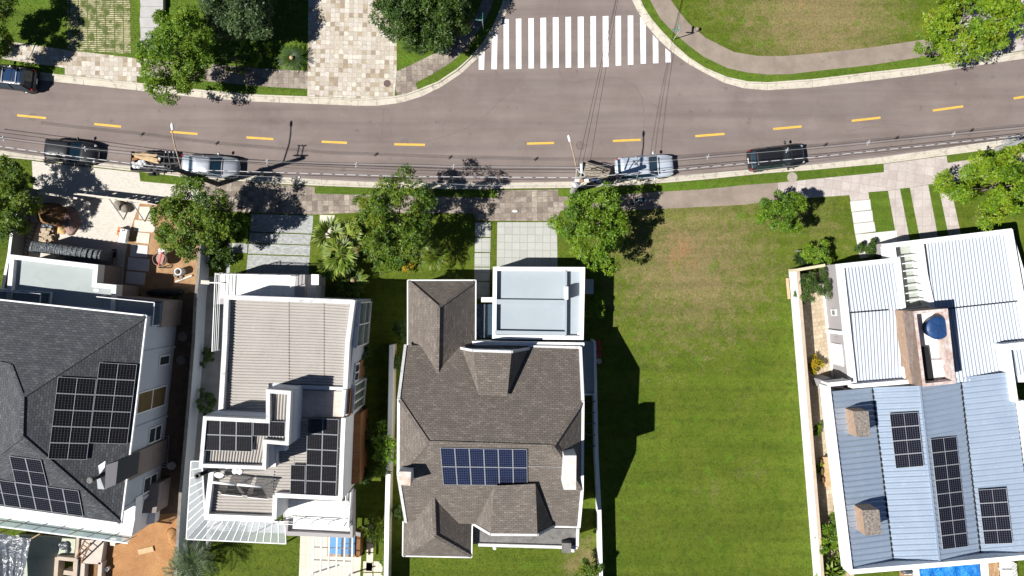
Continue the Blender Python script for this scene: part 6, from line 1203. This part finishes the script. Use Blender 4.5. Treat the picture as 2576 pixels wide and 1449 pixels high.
# ================================================================ two pedestrians in the tree shade
def skinned(name, verts, edges, rad, mat, parent, sub=2):
    me = bpy.data.meshes.new(name); me.from_pydata(verts, edges, []); o = bpy.data.objects.new(name, me); C.objects.link(o); o.parent = parent
    o.modifiers.new('skin', 'SKIN'); sk = me.skin_vertices[0] if me.skin_vertices else None
    if sk is None:
        bpy.context.view_layer.objects.active = o; bpy.ops.mesh.customdata_skin_add(); sk = me.skin_vertices[0]
    for i, r_ in enumerate(rad): sk.data[i].radius = (r_, r_) if not isinstance(r_, tuple) else r_
    sk.data[0].use_root = True; s = o.modifiers.new('sub', 'SUBSURF'); s.levels = sub; s.render_levels = sub; me.materials.append(mat); OFF[o] = Vector((0,0,0)); return o
SKIN = M('skin', g(.42,.22,.16), None, 4, 30, .05, rough=.6, bump=0, vec='obj')
def person(label, u, v, ang, hair, shirt, trous, shoe, la, ra, stride=.18, cap=None):
    q = P(u, v, 1.72); t = thing('person', label, 'person', (q.x, q.y, .135), 'pedestrians under the bright green tree', R(ang))
    V = [(0,0,.95),(0,0,1.15),(.01,0,1.36),(.03,0,1.48),(.05,0,1.60),(.07,0,1.72)]; E = [(0,1),(1,2),(2,3),(3,4),(4,5)]; RR = [(.15,.12),(.14,.11),(.15,.12),.06,.095,.075]
    V += [(.14,0,1.60)]; E += [(4,6)]; RR += [.025]
    arms = {}
    for s, hand in ((1, la), (-1, ra)):
        b = len(V); sh = Vector((.01,s*.2,1.40)); el = sh.lerp(Vector(hand), .5)+Vector((-.03,s*.06,-.03)); wr = Vector(hand); d = (wr-el).normalized(); pm = wr+d*.07
        V += [tuple(sh), tuple(el), tuple(wr), tuple(pm)]; E += [(2,b),(b,b+1),(b+1,b+2),(b+2,b+3)]; RR += [.062,.045,.03,.036]; arms[s] = (sh, el, wr)
        sd = d.cross(Vector((0,0,1))).normalized()
        for k, (o_, l_) in enumerate(((-.03,.065),(-.01,.08),(.012,.075),(.032,.055))): n = len(V); a = pm+sd*o_; V += [tuple(a+d*l_*.6), tuple(a+d*l_+Vector((0,0,-.02)))]; E += [(b+3,n),(n,n+1)]; RR += [.011,.009]
        n = len(V); V += [tuple(wr+sd*s*.05+d*.05)]; E += [(b+2,n)]; RR += [.012]
    legs = []
    for s in (1, -1):
        b = len(V); x = stride*s; V += [(0,s*.1,.88),(x*.5+.04,s*.1,.48),(x,s*.1,.09),(x+.13,s*.11,.05)]; E += [(0,b),(b,b+1),(b+1,b+2),(b+2,b+3)]; RR += [.095,.06,.042,.04]; legs.append(b)
    skinned('body', V, E, RR, SKIN, t)
    sv_ = [(0,0,.93),(0,0,1.15),(.01,0,1.37),(.03,0,1.46)]; se = [(0,1),(1,2),(2,3)]; sr = [(.18,.15),(.17,.14),(.18,.15),.085]
    for s in (1, -1): b = len(sv_); sh, el, wr = arms[s]; sv_ += [tuple(sh), tuple(sh.lerp(el, .9))]; se += [(2,b),(b,b+1)]; sr += [.09,.07]
    skinned('shirt', sv_, se, sr, shirt, t)
    tv = [(0,0,.97),(0,0,.9)]; te = [(0,1)]; tr_ = [(.165,.135),(.16,.13)]
    for s, b in zip((1,-1), legs): n = len(tv); tv += [tuple(Vector(V[b])), V[b+1], tuple(Vector(V[b+2])+Vector((0,0,.06)))]; te += [(1,n),(n,n+1),(n+1,n+2)]; tr_ += [.11,.08,.062]
    skinned('trousers', tv, te, tr_, trous, t)
    for b in legs: x, y, z = V[b+2]; MB().ball((x+.06,y,.055), (.15,.055,.06), 10, 6).build('shoe', shoe, t, smooth=True, local=True)
    MB().ball((.04,0,1.665), (.115,.10,.10), 14, 9).build('hair', hair, t, smooth=True, local=True)
    if cap: MB().ball((.05,0,1.70), (.125,.115,.085), 14, 9).ball((.16,0,1.685), (.10,.08,.015), 10, 5).build('cap', cap, t, smooth=True, local=True)
HAIR = M('dark_hair', g(.02,.018,.018), None, 4, 30, .1, vec='obj'); BLUEC = M('light_blue_shirt', g(.32,.48,.58), None, 4, 30, .05, vec='obj'); GRYC = M('grey_blue_top', g(.16,.19,.25), None, 4, 30, .05, vec='obj'); JEAN = M('dark_trousers', g(.035,.04,.055), None, 4, 30, .1, vec='obj'); WSH = M('white_shoe', g(.7,.68,.66), None, 4, 30, .05, vec='obj')
person('person in a light blue shirt and dark cap walking in the tree shade', 1618.5, 500, -100, HAIR, BLUEC, JEAN, WSH, (.28,.26,1.05), (.12,-.30,.98), .2, M('black_cap', g(.025,.025,.028), None, 4, 30, .05, vec='obj'))
person('person in a grey-blue top with white shoes beside the one in light blue', 1601, 503, 215, HAIR, GRYC, JEAN, WSH, (.25,.24,1.02), (.05,-.32,.98), .25)
# ================================================================ grass blades on every open lawn
def pip(px, py, poly):
    ins = np.zeros(len(px), bool); n = len(poly); j = n-1
    for i in range(n):
        xi, yi = poly[i][0], poly[i][1]; xj, yj = poly[j][0], poly[j][1]
        if yi != yj: ins ^= ((yi > py) != (yj > py)) & (px < (xj-xi)*(py-yi)/(yj-yi)+xi)
        j = i
    return ins
N = 620000; gx = RNG.uniform(-41.5, 41.5, N); gy = RNG.uniform(-24, 24, N); ok = np.zeros(N, bool)
for L in LOTS: ok |= pip(gx, gy, [P(u, v, GZ).xy for u, v in L])
blk = PAVED+[[P(*p).xy for p in q] for q in ([(-260,760,0),(445,790,0),(392,1296,0),(-260,1260,0)], [(590,760,0),(930,760,0),(905,1250,0),(560,1240,0)], [(1050,740,0),(1450,740,0),(1440,1300,0),(1050,1340,0)], [(2130,700,0),(2520,620,0),(2600,1390,0),(2150,1430,0)])]
gx, gy = gx[ok], gy[ok]; ok = np.ones(len(gx), bool)
for p in blk: ok &= ~pip(gx, gy, p)
gx, gy = gx[ok], gy[ok]; n = len(gx); a = RNG.random(n)*6.283; hh = RNG.uniform(.03,.075,n); ww = RNG.uniform(.015,.03,n); le = RNG.uniform(.02,.07,n); b_ = RNG.random(n)*6.283
base = np.stack([gx, gy, np.full(n, GZ-.005)], 1); s = np.stack([np.cos(a)*ww, np.sin(a)*ww, np.zeros(n)], 1); tp = base+np.stack([np.cos(b_)*le, np.sin(b_)*le, hh], 1)
tri = np.stack([base-s, base+s, tp], 1); ver = np.zeros(n, bool)
for q in VERGE: ver |= pip(gx, gy, [P(u, v, GZ).xy for u, v in q])
ver |= pip(gx, gy, [P(u, v, GZ).xy for u, v in LOTS[0]])
struct(leafobj('grass', tri[~ver], GR, None), 'stuff'); struct(leafobj('grass', tri[ver], GRB, None), 'stuff')
